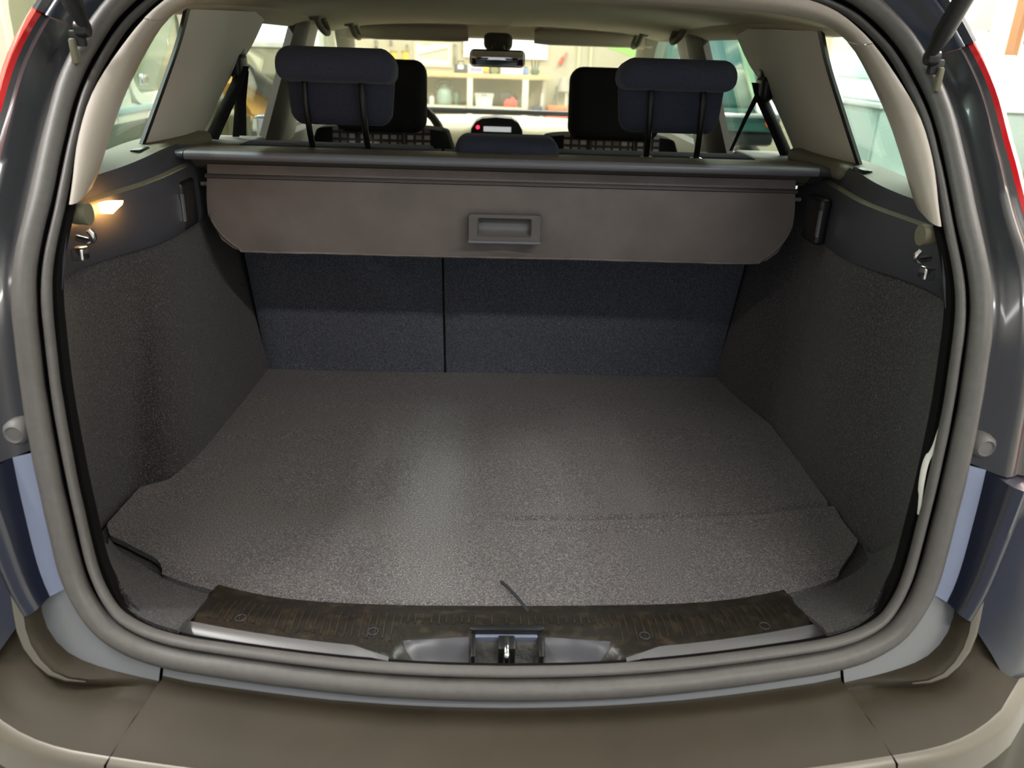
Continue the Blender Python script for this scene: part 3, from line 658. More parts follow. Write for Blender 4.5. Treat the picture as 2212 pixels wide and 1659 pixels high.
# ---- side pillars, glass, door tops
def xs(z, d=0.): return .655-.28*(z-.5)+d
def side_panel(poly, s, d0=0., th=.02):
    """polygon in (y, z) laid on the leaning side plane, given thickness"""
    pts = [(s*xs(z, d0), y, z) for y, z in poly]; return prism(pts, (s*th, 0, 0))
def side_grid(edge_a, edge_b, s, bulge=.0, n=12, m=8, th=.02, d0=0.):
    A = cr([(0, y, z) for y, z in edge_a], n); B = cr([(0, y, z) for y, z in edge_b], n); rows = []
    for a, b in zip(A, B):
        r = []
        for j in range(m):
            t = j/(m-1); p = a.lerp(b, t); r.append((s*(xs(p.z, d0)-bulge*math.sin(math.pi*t)), p.y, p.z))
        rows.append(r)
    return slab(rows, (s*th, 0, 0))
for s in (-1, 1):
    nm = 'left' if s < 0 else 'right'
    obj('c_pillar_trim', side_grid([(1.605, .775), (1.585, .72), (1.535, .64), (1.472, .548)], [(2.16, .79), (2.07, .712), (1.92, .635), (1.785, .515)], s, .018, 12, 8, .006), m_light_trim, car, 60, 'light grey %s pillar trim between the windows' % nm)
    obj('window_gasket', side_grid([(1.59, .775), (1.572, .72), (1.522, .64), (1.459, .545)], [(1.608, .775), (1.588, .72), (1.538, .64), (1.475, .545)], s, 0, 12, 3, .006, -.003), m_black_plastic, car)
    obj('quarter_glass', side_grid([(1.32, .80), (1.22, .70), (1.10, .50)], [(1.62, .80), (1.60, .70), (1.50, .50)], s, 0, 8, 4, .004, .026), m_glass_rear, car)
    obj('rear_door_glass', side_grid([(1.74, .80), (1.74, .60), (1.72, .30)], [(2.6, .80), (2.6, .60), (2.5, .30)], s, 0, 6, 4, .004, .03), m_glass_side, car)
    obj('front_door_glass', side_grid([(2.6, .80), (2.6, .60), (2.5, .30)], [(3.22, .80), (3.6, .60), (3.95, .38)], s, 0, 6, 4, .004, .03), m_glass_side, car)
    obj('b_pillar_trim', side_grid([(2.50, .80), (2.44, .63), (2.33, .30)], [(2.70, .80), (2.66, .63), (2.60, .30)], s, .012), m_pillar_dark, car, 60, 'brown-grey %s door pillar' % nm)
    obj('door_frame_rubber', side_grid([(2.70, .80), (2.66, .63), (2.60, .30)], [(2.83, .80), (2.80, .63), (2.78, .30)], s, .004), m_black_plastic, car, 60)
    obj('a_pillar', side_grid([(3.05, .82), (3.42, .66), (3.80, .46), (3.86, .40)], [(3.22, .84), (3.56, .68), (3.95, .48), (4.02, .40)], s, .012, 12, 6, .04, -.03), m_khaki, car, 60)
    obj('roof_rail', slab([[(s*.60, y, .765), (s*.586, y, .768), (s*.565, y, .782), (s*.545, y, .80)] for y in (1.42, 1.8, 2.4, 3.0, 3.2)], (0, 0, .03)), m_headliner, car, 60)
    rows = [[(s*x, y, z) for x, z in ((.672, -.3), (.672, .2), (.664, .40), (.672, .445), (.70, .452), (.73, .42))] for y in (1.86, 2.3, 2.6, 3.2, 3.8)]
    obj('door_panel', loft(rows), m_pillar_dark if s < 0 else m_black_plastic, car, 60)
    # rear seat belts on the pillar
    guide = Vector((s*.600, 1.965, .672)) if s < 0 else Vector((s*.598, 1.93, .66))
    bl = obj('seat_belt', loft([[Vector((s*(x-.020), y-.006, z)), Vector((s*(x-.003), y-.006, z)), Vector((s*(x+.014), y+.006, z))] for x, y, z in ((.592, 1.955, .672), (.597, 1.93, .64), (.612, 1.86, .585), (.628, 1.80, .53), (.632, 1.79, .50))]), m_belt, car, 60, 'black rear belt on the %s pillar' % nm)
    obj('belt_guide', join(rbox(guide, (.03, .06, .055), .012), rbox(guide+Vector((0, .012, .03)), (.026, .04, .03), .01)), m_black_plastic, bl, 60)
    lo = Vector((s*.50, 1.80, .535)) if s > 0 else Vector((s*.565, 1.82, .535))
    w = .006 if s > 0 else .0085
    obj('belt_run', loft([[p+Vector((-w*f, 0, 0)), p+Vector((w*f, 0, 0))] for p, f in ((guide+Vector((-s*.012, 0, -.01)), 1.2), (guide.lerp(lo, .5)+Vector((-s*.006, 0, 0)), .8), (lo, .6 if s > 0 else 1.))]), m_belt, bl, 60)
    if s < 0:
        lo2 = Vector((-.585, 1.84, .53)); obj('belt_run', loft([[p+Vector((-.0075, 0, 0)), p+Vector((.0075, 0, 0))] for p in (guide+Vector((.0, .01, -.01)), lo2)]), m_belt, bl, 60)
    bz = at(565, 322, y=1.72) if s < 0 else at(1622, 350, y=1.72)
    obj('belt_bezel', tube([bz+Vector((.052*math.cos(t*math.pi/8), .014*math.sin(t*math.pi/8), .002)) for t in range(16)], .006, 6, True), m_beige, car, 60)
# windscreen
obj('windscreen', slab([[(x*.62/4, y-.06*(x/4)**2, z) for x in range(-4, 5)] for y, z in ((3.28, .80), (3.6, .64), (4.05, .42))], (0, .003, .005)), m_glass_wind, car)
obj('cowl_strip', tube([(x*.1, 4.0-.02*(x/6)**2, .448) for x in range(-6, 7)], .012, 8), m_black_plastic, car)
# dashboard, display hood, steering wheel
rows = [[(x*.066, y-.03*(x/10)**2, z+.006*math.cos(x*.31)) for x in range(-10, 11)] for y, z in ((3.32, .15), (3.33, .36), (3.36, .408), (3.42, .425), (3.70, .432), (3.95, .43), (4.0, .40))]
obj('dashboard', loft(rows), m_beige, car, 60)
arch = [(-.100, .395), (-.098, .425), (-.080, .452), (-.055, .466), (.0, .472), (.065, .468), (.092, .452), (.108, .425), (.110, .395)]
dh = obj('display_hood', prism([(x+.003, 3.35, z) for x, z in arch], (0, .12, .0)), m_black_plastic, car, 60)
obj('clock_display', box(-.045, .065, 3.345, 3.3495, .417, .436), m_screen, dh)
obj('warning_led', lathe([(.001, -.006), (.007, -.004), (.007, 0)], (-.068, 3.35, .432), 'y', 12), m_led, dh)
wc = Vector((-.37, 3.02, .375)); tilt = math.radians(24)
def wpt(a, r, h=0.): return wc + Vector((r*math.cos(a), -r*math.sin(a)*math.sin(tilt)*-1+h*math.cos(tilt), r*math.sin(a)*math.cos(tilt)+h*math.sin(tilt)))
sw = obj('steering_wheel', tube([wpt(2*math.pi*k/36, .185) for k in range(36)], .015, 10, True), m_pillar_dark, car, 60, 'brown-grey steering wheel')
for ang in (0, math.pi, 1.5*math.pi): obj('spoke', tube([wpt(ang, .03), wpt(ang, .18)], .012, 8), m_black_plastic, sw, 60)
obj('hub', rbox(wc, (.15, .05, .11), .02, 3, tilt), m_black_plastic, sw, 60)
# door mirror outside on the left
dm = at(562, 250, x=-.93)
dmo = obj('door_mirror', rbox((-.955, 3.62, .36), (.17, .09, .15), .04), m_paint, car, 60)
obj('mirror_face', rbox((-.955, 3.573, .36), (.14, .006, .12), .0025, 2), m_mirror, dmo)
obj('mirror_arm', tube([(-.88, 3.64, .33), (-.72, 3.70, .36)], .02), m_black_plastic, dmo)

# ------------------------------------------------------------------ boot floor mat
mat_t = thing('boot_floor_mat', 'grey speckled carpet board covering the boot floor', 'floor mat', (0, 1.4, -.012))
L_edge = [(-.508, .985), (-.545, 1.012), (-.60, 1.05), (-.640, 1.12), (-.632, 1.235), (-.592, 1.262), (-.572, 1.35), (-.566, 1.55), (-.557, 1.82)]
R_edge = [(.515, .990), (.575, 1.02), (.586, 1.05), (.583, 1.12), (.582, 1.235), (.582, 1.30), (.585, 1.38), (.588, 1.54), (.545, 1.82)]
R_edge = [(.515, .990), (.575, 1.02), (.586, 1.05), (.583, 1.12), (.582, 1.235), (.582, 1.30), (.587, 1.42), (.588, 1.545), (.556, 1.71), (.544, 1.82)]
def interp(E, y):
    for (a, b), (c, d) in zip(E, E[1:]):
        if b <= y <= d: return lerp(a, c, (y-b)/(d-b))
    return E[0][0] if y < E[0][1] else E[-1][0]
def front_y(x):
    ax = abs(x); return .905+.15*ax*ax+.55*max(0, ax-.2)**2+.9*max(0, ax-.47)**2
crease = cr([at(*q, z=0.0) for q in ((958, 1106), (1060, 1117), (1200, 1122), (1350, 1119), (1500, 1113), (1640, 1105), (1783, 1090))], 40)
def mat_z(x, y):
    z = -.010*sst(1.34, 1.40, y)*min(1, (y-1.34)/.45+.12) + .0015*math.sin(x*9+1)*math.sin(y*11)
    if x > crease[0].x-.02:
        k = min(range(40), key=lambda q: abs(crease[q].x-x)); d = y-crease[k].y; w = sst(crease[0].x-.02, crease[0].x+.18, x)
        z += w*(-.010*math.exp(-(d/.006)**2) + .006*math.exp(-((d+.02)/.018)**2))
    return z
rows = []
NY = 150; NX = 80
for b in range(NY+1):
    v = b/NY; r = []
    for a in range(NX+1):
        u = a/NX
        x = lerp(-.508, .515, u)
        y0 = front_y(x); y = lerp(y0, 1.82, v)
        xl, xr = interp(L_edge, y), interp(R_edge, y)
        w = sst(0, .05, v)
        x2 = lerp(xl, xr, u); x = lerp(x, x2, min(1, v*9)) if True else x2
        r.append((x, y, mat_z(x, y)-.006*(1-sst(0, .03, v))))
    rows.append(r)
obj('carpet_board', slab(rows, (0, 0, -.010)), m_floor_carpet, mat_t, 50)
a, b = at(1082, 1256, z=.001), at(1141, 1322, z=.0005)
dv = (b-a).normalized(); nvx = Vector((-dv.y, dv.x, 0))
obj('pull_strap', slab([[a.lerp(b, t)+nvx*.0022+Vector((0, 0, .0035*math.sin(math.pi*t))), a.lerp(b, t)-nvx*.0022+Vector((0, 0, .0035*math.sin(math.pi*t)))] for t in (0, .1, .3, .5, .7, .9, 1)], (0, 0, .0015)), m_belt, mat_t, 60, 'thin dark pull strap')
for q in ((905, 797), (1240, 800)):
    c = at(*q, z=-.012); obj('hinge_loop', rbox(c+Vector((0, -.006, .003)), (.026, .016, .008), .003), m_belt, mat_t, 60)

# ------------------------------------------------------------------ luggage cover
lc = thing('luggage_cover', 'retractable brown-grey luggage cover hanging from its cassette', 'luggage cover', (0, 1.53, .34))
sec = [(1.600, .515), (1.605, .535), (1.600, .5405), (1.55, .5425), (1.503, .5425), (1.494, .541), (1.489, .536), (1.489, .530), (1.493, .5265), (1.52, .5255), (1.535, .512), (1.545, .505)]
rows = [[(x, y, z) for y, z in sec] for x in (-.577, -.57, -.3, 0, .3, .57, .577)]
cs = obj('cassette', loft(rows, close_v=True, cap=True), mat('cassette_dark', srgb(84, 78, 70), .5, bump=.1, bscale=500), lc, 50)
obj('front_edge', loft([[(x, y-.0012, z+.0004) for y, z in ((1.4965, .5418), (1.4935, .5412), (1.4885, .536), (1.4885, .530), (1.4925, .5262))] for x in (-.577, -.3, 0, .3, .577)]), m_cassette, cs, 60)
for s in (-1, 1):
    rows = [[(s*(.579+.05*t), y+.028*t*t, z-.012*t*t) for y, z in sec] for t in (0, .3, .6, 1)]
    obj('end_cap', loft(rows, close_v=True, cap=True), m_dark_plastic, cs, 50)
# rounded flap outline
out = []
xw = .551; zt, zb = .514, .3485
pts = [(-xw+.004, zt), (-xw, .485), (-xw-.006, .43), (-xw-.001, .402), (-.532, .372), (-.508, .354), (-.485, .3485), (-.25, zb), (0, zb), (.25, zb), (.485, .3485), (.508, .354), (.532, .372), (xw+.001, .402), (xw+.006, .43), (xw, .485), (xw-.004, zt)]
O = cr([(x, 0, z) for x, z in pts], 120)
NC = 40
rows = []
def blind_y(x, z):
    b = 1.530 - .010*math.sin(math.pi*min(1, max(0, (z-.3485)/.17)))       # gentle belly
    b -= .008*math.exp(-((x)/.05)**2-((z-.372)/.012)**2)                   # swelling under the handle
    return b + .0015*math.sin(x*13)*sst(.52, .4, z)
cxs = []
for k in range(61):
    x = -.556+1.112*k/60
    ax = abs(x); zlow = zb if ax <= .485 else zb+(.43-zb)*(1-math.sqrt(max(0, 1-((ax-.485)/.0715)**2)))
    r = []
    for j in range(17):
        t = j/16; z = lerp(zt, zlow, t); xx = x*(1-.010*sst(.44, .52, z)); r.append((xx, blind_y(xx, z), z))
    rows.append(r)
bl = obj('blind_panel', slab(rows, (0, .005, 0)), m_blind, lc, 50)
obj('hem', tube([(x, blind_y(x, z)-.001, z) for x, z in [(p.x*.992, p.z+.003) for p in O[8:-8]]], .0022, 6), m_blind, bl, 60)
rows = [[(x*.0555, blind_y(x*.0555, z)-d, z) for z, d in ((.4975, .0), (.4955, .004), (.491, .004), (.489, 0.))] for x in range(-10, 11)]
obj('stitched_hem', loft(rows), mat('blind_hem_line', srgb(70, 66, 66), .6), bl, 60)  # darker grey hem line across the top of the blind
for s in (-1, 1): obj('guide_pin', tube([(s*.552, 1.53, .478), (s*.566, 1.53, .478)], .004), m_rubber, bl)
hy = 1.509
def rr_ring(x0, x1, z0, z1, r, y, n=5):
    o = []
    for cx, cz, a0 in ((x1-r, z1-r, 0), (x0+r, z1-r, 90), (x0+r, z0+r, 180), (x1-r, z0+r, 270)):
        for k in range(n): a = math.radians(a0+90*k/(n-1)); o.append(Vector((cx+r*math.cos(a), y, cz+r*math.sin(a))))
    return o
R0 = rr_ring(-.069, .069, .384, .441, .006, hy-.001); R1 = rr_ring(-.0675, .0675, .3855, .4395, .005, hy-.008); R2 = rr_ring(-.052, .051, .398, .4335, .004, hy-.009); R3 = rr_ring(-.049, .048, .4005, .431, .003, hy-.005)
hd = obj('handle', loft([R0, R1, R2, R3], close_v=True), mat('handle_plastic', srgb(88, 83, 81), .45), lc, 45)
dish = []
for k in range(13):
    x = lerp(-.050, .049, k/12); dish.append([(x, hy+d, z) for z, d in ((.4315, -.005), (.4300, .003), (.425, .0085), (.417, .0085), (.409, .006), (.403, .001), (.4000, -.005))])
obj('handle_recess', loft(dish), m_bevel, hd, 60)
obj('handle_side', join(box(-.0505, -.0495, hy-.006, hy+.009, .400, .432), box(.0485, .0495, hy-.006, hy+.009, .400, .432)), m_black_plastic, hd)
obj('handle_lip', tube([(-.068, hy-.009, .3875), (.068, hy-.009, .3875)], .0035, 8), m_cassette, hd, 60)

# ------------------------------------------------------------------ rear seats
def seat_y(z): return 1.825-.16*max(0., z)/.5*1.0
def seat_back(x0, x1, parent):
    w = x1-x0; rows = []
    for k in range(15):
        t = k/14; z = lerp(-.03, .525, t); r = []
        for j in range(21):
            u = j/20; x = lerp(x0, x1, u); e = min(u, 1-u)*w
            d = .012*(1-sst(0, .022, e))+.012*(1-sst(0, .05, 1-t))*1.5
            z2 = z; r.append((x, seat_y(z2)+d, z2))
        rows.append(r)
    return slab(rows, (0, .09, 0))
def headrest(root, xc, wid, tall, zt, zm, zb_, y, posts, zp):
    """roll that overhangs to the rear, thinner pad below it, two posts"""
    h = thing  # noqa
    crown = lambda v: (v.x, v.y, v.z - .010*(abs(v.x)/(wid/2))**2.2)
    hr = obj('headrest', rbox((xc, y-.005, (zt+zm)/2), (wid, .105, zt-zm), .026, 5, math.radians(-6), crown), m_navy, root, 60)
    taper = lambda v: (v.x*(1 - .10*sst(.0, -.06, v.z)), v.y, v.z)
    obj('headrest_pad', rbox((xc, y+.022, (zm+.015+zb_)/2), (wid*.93, .050, zm+.015-zb_), .022, 5, math.radians(-4), taper), m_navy, hr, 60)
    for px_ in posts:
        obj('post', tube(cr([(px_, y-.012, zm+.01), (px_, y-.020, zm-.03), (px_+.003, y-.012, (zm+zp)/2-.02), (px_+.006, y+.008, zp)], 14), .0062, 10), m_post, hr, 60)
        obj('post_collar', lathe([(.006, .014), (.013, .012), (.015, 0), (.017, -.006)], (px_+.006, y+.008, zp), 'z', 14), m_chrome if True else m_post, hr, 60)
YH = 1.675
rs1 = thing('rear_seat', 'narrow left section of the split rear seat back with tall headrest', 'seat', (-.345, 1.83, -.03))
obj('backrest', seat_back(-.563, -.1315, rs1), m_seat_carpet, rs1, 60)
obj('seat_top', rbox((-.345, 1.735, .515), (.40, .10, .035), .014), m_navy, rs1, 60)
def hx(px, py): return at(px, py, y=YH)
a = hx(603, 135); b = hx(858, 140)
headrest(rs1, (a.x+b.x)/2, b.x-a.x, 0, hx(735, 98).z, hx(735, 172).z, hx(735, 272).z, YH, (hx(663, 200).x, hx(785, 200).x), .515)
rs2 = thing('rear_seat', 'wide right section of the split rear seat back with low middle headrest', 'seat', (.21, 1.83, -.03))
obj('backrest', seat_back(-.1255, .549, rs2), m_seat_carpet, rs2, 60)
obj('seat_top', rbox((.21, 1.735, .515), (.64, .10, .035), .014), m_navy, rs2, 60)
a = hx(1333, 160); b = hx(1582, 165)
headrest(rs2, (a.x+b.x)/2, b.x-a.x, 0, hx(1450, 123).z, hx(1450, 190).z, hx(1450, 290).z, YH, (hx(1402, 220).x, hx(1513, 220).x), .520)
a = hx(984, 310); b = hx(1206, 315)
mid = obj('headrest', rbox(((a.x+b.x)/2, YH, .540), (b.x-a.x, .09, hx(1095, 278).z-.515), .024, 5, 0, lambda v: (v.x, v.y, v.z-.008*(abs(v.x)/.1)**2)), m_navy, rs2, 60)
for q in (-.06, .06): obj('post', tube([((a.x+b.x)/2+q, YH, .53), ((a.x+b.x)/2+q, YH+.03, .50)], .006), m_post, mid)

# ------------------------------------------------------------------ front seats
for s, lab in ((-1, 'front driver seat with dark headrest and checked fabric beside the steering wheel'), (1, 'front passenger seat with dark headrest and checked fabric on the right')):
    fs = thing('front_seat', lab, 'seat', (s*.37, 2.7, -.3), 'front seats')
    cx = s*.368
    obj('headrest', rbox((cx, 2.66, .578 if s < 0 else .574), (.29, .10, .215), .04, 5, math.radians(-8)), m_front_fabric, fs, 60)
    for q in (-.07, .07): obj('post', tube([(cx+q, 2.655, .50), (cx+q, 2.64, .42)], .007), m_post, fs)
    rows = []
    for k in range(9):
        t = k/8; z = lerp(-.25, .488 if s < 0 else .482, t); hw = lerp(.24, .25, t) if t < .8 else lerp(.25, .21, (t-.8)/.2)
        rows.append([(cx+hw*math.sin(math.pi/2*v/6), 2.58+.10*t-.03*math.cos(math.pi/2*v/6), z-(.02*abs(v/6)**2 if t > .9 else 0)) for v in range(-6, 7)])
    obj('backrest', slab(rows, (0, .12, .0)), m_front_fabric, fs, 60)
    rows2 = [[(cx+.155*v/6, p[6][1]-.004+.012*(v/6)**2, p[6][2]+.002-.008*(v/6)**2) for v in range(-6, 7)] for p in rows[5:]]
    obj('fabric_insert', slab(rows2, (0, .01, 0)), m_check, fs, 60)
    obj('cushion', rbox((cx, 3.0, -.16), (.5, .5, .14), .05, 3), m_front_fabric, fs, 60)
    obj('seat_base', box(cx-.2, cx+.2, 2.75, 3.2, -.40, -.22, .02), m_black_plastic, fs)

# ------------------------------------------------------------------ shelves and what stands on them
YS = 8.75          # front plane of the shelf unit
def R(x0, y0, x1, y1, Y=YS):
    a = at(x0, y1, y=Y); b = at(x1, y0, y=Y); return a.x, b.x, a.z, b.z
m_shelf = mat('shelf_cream', srgb(212, 206, 180), .7); m_wood = mat('shelf_wood', srgb(214, 184, 134), .6, col2=srgb(196, 164, 112), nscale=12, aniso=(1, 1, 8))
zt = at(1060, 163, y=YS).z; zl = at(1030, 233, y=YS).z; zb2 = at(1060, 300, y=YS).z
x0 = at(770, 163, y=YS).x; x1 = at(1188, 163, y=YS).x
sh = thing('shelf_unit', 'cream open shelf unit with wooden top board along the front wall', 'shelf', (0, YS, GZ))
obj('top_board', box(x0, x1, YS-.02, YW, zt-.03, zt+.012, .004), m_wood, sh)
obj('lower_board', box(x0, at(1135, 233, y=YS).x, YS, YW, zl-.03, zl+.012, .004), m_shelf, sh)
obj('bottom_board', box(x0, x1, YS, YW, zb2-.03, zb2, .004), m_shelf, sh)
for xa, xb in ((1009, 1021), (1128, 1141), (800, 812)):
    obj('upright', box(at(xa, 200, y=YS).x, at(xb, 200, y=YS).x, YS-.03, YS+.04, GZ, zt-.03, .004), m_shelf, sh)
for xx in (x0+.02, x1-.04): obj('back_leg', box(xx, xx+.04, YW-.06, YW-.01, GZ, zt-.03), m_shelf, sh)
def on(name, r, dep, m, label, cat, z=None, y=YS+.06, bev=.006):
    x0, x1, z0, z1 = r; z0 = zt+.012 if z is None else z
    t = thing(name, label, cat, ((x0+x1)/2, y, z0)); return t, x0, x1, z0, z1, y
c = lambda *v: mat('c%d_%d_%d' % v, srgb(*v), .6)
t, a, b, z0, z1, y = on('storage_case', R(980, 140, 1009, 161), .2, None, 'dark grey case with white label on the top shelf board', 'case')
obj('case_body', box(a, b, y, y+.2, z0, z1, .01), c(70, 74, 84), t); obj('case_label', box(a+.04, b-.04, y-.004, y, z0+.04, z1-.005), c(236, 234, 222), t)
obj('case_handle', tube([((a+b)/2-.03, y+.1, z1), ((a+b)/2-.03, y+.1, z1+.03), ((a+b)/2+.03, y+.1, z1+.03), ((a+b)/2+.03, y+.1, z1)], .006), c(50, 50, 56), t)
t, a, b, z0, z1, y = on('carton', R(1011, 142, 1055, 161), .2, None, 'pale lilac carton with yellow and red end on the top shelf', 'carton')
obj('carton_body', box(a, lerp(a, b, .74), y, y+.2, z0, z1, .004), c(206, 200, 206), t); obj('carton_print', box(a+.02, lerp(a, b, .7), y-.003, y, z0+.02, z0+.06), c(150, 146, 180), t)
obj('carton_end', box(lerp(a, b, .74), b, y, y+.2, lerp(z0, z1, .35), z1, .003), c(240, 206, 60), t); obj('carton_foot', box(lerp(a, b, .74), b, y, y+.2, z0, lerp(z0, z1, .35), .003), c(230, 120, 80), t)
t, a, b, z0, z1, y = on('storage_case', R(1056, 143, 1081, 161), .2, None, 'black case with olive round badge on the top shelf', 'case')
obj('case_body', box(a, b, y, y+.2, z0, z1, .01), c(44, 46, 48), t); obj('case_badge', lathe([(.0, -.004), (.04, -.004), (.04, 0)], ((a+b)/2, y, (z0+z1)/2), 'y', 16), c(120, 122, 76), t)
t, a, b, z0, z1, y = on('carton', R(1083, 146, 1130, 161), .2, None, 'plain white carton between black case and blue can', 'carton')
obj('carton_body', box(a, b, y, y+.2, z0, z1, .004), c(238, 234, 220), t); obj('carton_flap', box(a+.005, b-.005, y+.005, y+.1, z1, z1+.004), c(228, 224, 210), t); obj('carton_print', box(lerp(a, b, .55), lerp(a, b, .85), y-.003, y, z0+.005, z0+.03), c(214, 186, 206), t)
t, a, b, z0, z1, y = on('paint_can', R(1131, 145, 1144, 161), .1, None, 'blue can on the top shelf beside the green jar', 'can')
r_ = (b-a)/2; obj('can_body', lathe([(r_*.95, 0), (r_, .005), (r_, (z1-z0)*.8), (r_*.96, (z1-z0)*.82)], ((a+b)/2, y+.08, z0)), c(110, 136, 176), t); obj('can_lid', lathe([(r_*.5, (z1-z0)*.82), (r_*.6, (z1-z0)), (r_*.3, (z1-z0))], ((a+b)/2, y+.08, z0)), c(70, 84, 110), t)
t, a, b, z0, z1, y = on('green_jar', R(1146, 146, 1169, 161), .1, None, 'dark green jar with prongs at the right end of top shelf', 'jar')
r_ = (b-a)/2*.9; obj('jar_body', lathe([(r_*.7, 0), (r_, .02), (r_, (z1-z0)*.6), (r_*.7, (z1-z0)*.8)], ((a+b)/2, y+.1, z0)), c(84, 104, 80), t)
for q in (-.8, 0, .8): obj('prong', tube([((a+b)/2+q*r_*.6, y+.1, z0+(z1-z0)*.7), ((a+b)/2+q*r_, y+.1, z1+.06)], .008), c(80, 84, 74), t)
zz = zl+.012
t, a, b, z0, z1, y = on('water_jug', R(941, 176, 975, 229), .1, None, 'clear green jug with dark wire handle on lower shelf', 'jug', zz)
r_ = (b-a)/2; h = z1-z0; obj('jug_body', lathe([(r_*.9, 0), (r_, .02), (r_, h*.55), (r_*.7, h*.72), (r_*.35, h*.78), (r_*.35, h*.84)], ((a+b)/2, y+.15, z0)), mat('jug_green', srgb(150, 172, 158), .25), t)
obj('jug_handle', tube(cr([(a, y+.12, z0+h*.4), (a, y+.12, z0+h*.85), (a+.05, y+.12, z1), (b-.05, y+.12, z1), (b, y+.12, z0+h*.85), (b, y+.12, z0+h*.4)], 24), .01), c(86, 84, 74), t)
t, a, b, z0, z1, y = on('green_bowl', R(978, 200, 992, 229), .1, None, 'dark green round pot right of the clear jug', 'pot', zz)
r_ = (b-a)/2; h = z1-z0; obj('pot_body', lathe([(r_*.7, 0), (r_, h*.3), (r_, h*.7), (r_*.5, h*.95)], ((a+b)/2, y+.15, z0)), c(98, 124, 104), t); obj('pot_rim', tube([((a+b)/2+r_*.5*math.cos(k*math.pi/8), y+.15+r_*.5*math.sin(k*math.pi/8), z0+h*.95) for k in range(16)], .01, 6, True), c(80, 100, 84), t)
t, a, b, z0, z1, y = on('white_bottle', R(925, 206, 936, 228), .1, None, 'small white bottle left of the clear jug on lower shelf', 'bottle', zz)
r_ = (b-a)/2; h = z1-z0; obj('bottle_body', lathe([(r_, 0), (r_, h*.7), (r_*.5, h*.85)], ((a+b)/2, y+.1, z0)), c(226, 226, 214), t); obj('bottle_cap', lathe([(r_*.5, h*.85), (r_*.5, h), (r_*.2, h)], ((a+b)/2, y+.1, z0)), c(120, 150, 140), t)
t, a, b, z0, z1, y = on('plastic_tub', R(1026, 203, 1065, 232), .1, None, 'translucent white lidded tub on the lower shelf', 'tub', zz)
mt_ = c(214, 214, 206); obj('tub_body', loft([[(lerp(a, b, .05), y, z0), (lerp(a, b, .95), y, z0), (lerp(a, b, .95), y+.25, z0), (lerp(a, b, .05), y+.25, z0)], [(a, y-.01, z1-.03), (b, y-.01, z1-.03), (b, y+.26, z1-.03), (a, y+.26, z1-.03)]], close_v=True, cap=True), mt_, t, 0); obj('tub_lid', box(a-.01, b+.01, y-.02, y+.27, z1-.03, z1, .008), c(196, 196, 188), t); obj('tub_handle', box(lerp(a, b, .35), lerp(a, b, .65), y-.025, y-.015, z1-.022, z1-.008), c(150, 150, 140), t)
t, a, b, z0, z1, y = on('power_tool', R(1084, 205, 1118, 231), .1, None, 'red power tool with dark head on the lower shelf', 'power tool', zz)
h = z1-z0; obj('tool_body', loft([[(a+.02, y, z0), (b, y, z0), (b, y+.12, z0), (a+.02, y+.12, z0)], [(a+.03, y, z0+h*.45), (b-.0, y, z0+h*.45), (b, y+.12, z0+h*.45), (a+.03, y+.12, z0+h*.45)], [(lerp(a, b, .4), y+.02, z0+h*.8), (lerp(a, b, .75), y+.02, z0+h*.8), (lerp(a, b, .75), y+.1, z0+h*.8), (lerp(a, b, .4), y+.1, z0+h*.8)]], close_v=True, cap=True), c(226, 92, 80), t, 0)
obj('tool_head', lathe([(.02, -.07), (.05, -.06), (.055, .05), (.03, .06)], (lerp(a, b, .25), y+.06, z0+h*.8), 'x', 14), c(70, 62, 62), t); obj('tool_knob', lathe([(.02, -.03), (.035, 0), (.02, .03)], (lerp(a, b, .9), y+.06, z0+h*.75), 'x', 12), c(70, 62, 62), t)
# workbench corner right of the shelves
wb = thing('workbench', 'grey workbench with clutter right of the shelf uprights', 'workbench', (.9, YS, GZ))
zw = at(1190, 262, y=YS).z; xa, xb = x1+.012, at(1330, 250, y=YS).x
obj('bench_top', box(xa, xb, YS-.1, YW-.01, zw-.05, zw, .005), c(176, 172, 158), wb)
for xx in (xa+.03, xb-.09): obj('bench_leg', box(xx, xx+.06, YS-.05, YS+.01, GZ, zw-.05), c(120, 118, 110), wb)
t, a, b, z0, z1, y = on('orange_toolbox', R(1178, 232, 1234, 262), .1, None, 'orange-red toolbox with grey band on the workbench', 'toolbox', zw)
h = z1-z0; obj('box_body', box(a, b, y, y+.3, z0, z0+h*.5, .015), c(228, 120, 98), t); obj('box_band', box(a+.005, b-.005, y+.004, y+.296, z0+h*.5, z0+h*.58), c(120, 112, 104), t); obj('box_lid', box(a+.02, b-.02, y+.02, y+.28, z0+h*.58, z1, .03), c(232, 138, 84), t)
t, a, b, z0, z1, y = on('spray_bottle', R(1170, 196, 1180, 262), .1, None, 'white spray bottle standing behind the orange toolbox', 'bottle', zw, YS+.4)
r_ = (b-a)/2; h = z1-z0; obj('bottle_body', lathe([(r_, 0), (r_, h*.75), (r_*.45, h*.85)], ((a+b)/2, y, z0)), c(236, 232, 224), t); obj('bottle_cap', lathe([(r_*.45, h*.85), (r_*.6, h*.9), (r_*.4, h)], ((a+b)/2, y, z0)), c(220, 190, 184), t)
t, a, b, z0, z1, y = on('grey_canister', R(1204, 190, 1212, 262), .1, None, 'slim grey canister behind the right end of the toolbox', 'canister', zw, YS+.4)
r_ = (b-a)/2; h = z1-z0; obj('canister_body', lathe([(r_, 0), (r_, h*.85), (r_*.6, h*.92)], ((a+b)/2, y, z0)), c(112, 112, 108), t); obj('canister_cap', lathe([(r_*.5, h*.92), (r_*.5, h), (r_*.2, h)], ((a+b)/2, y, z0)), c(80, 80, 80), t)
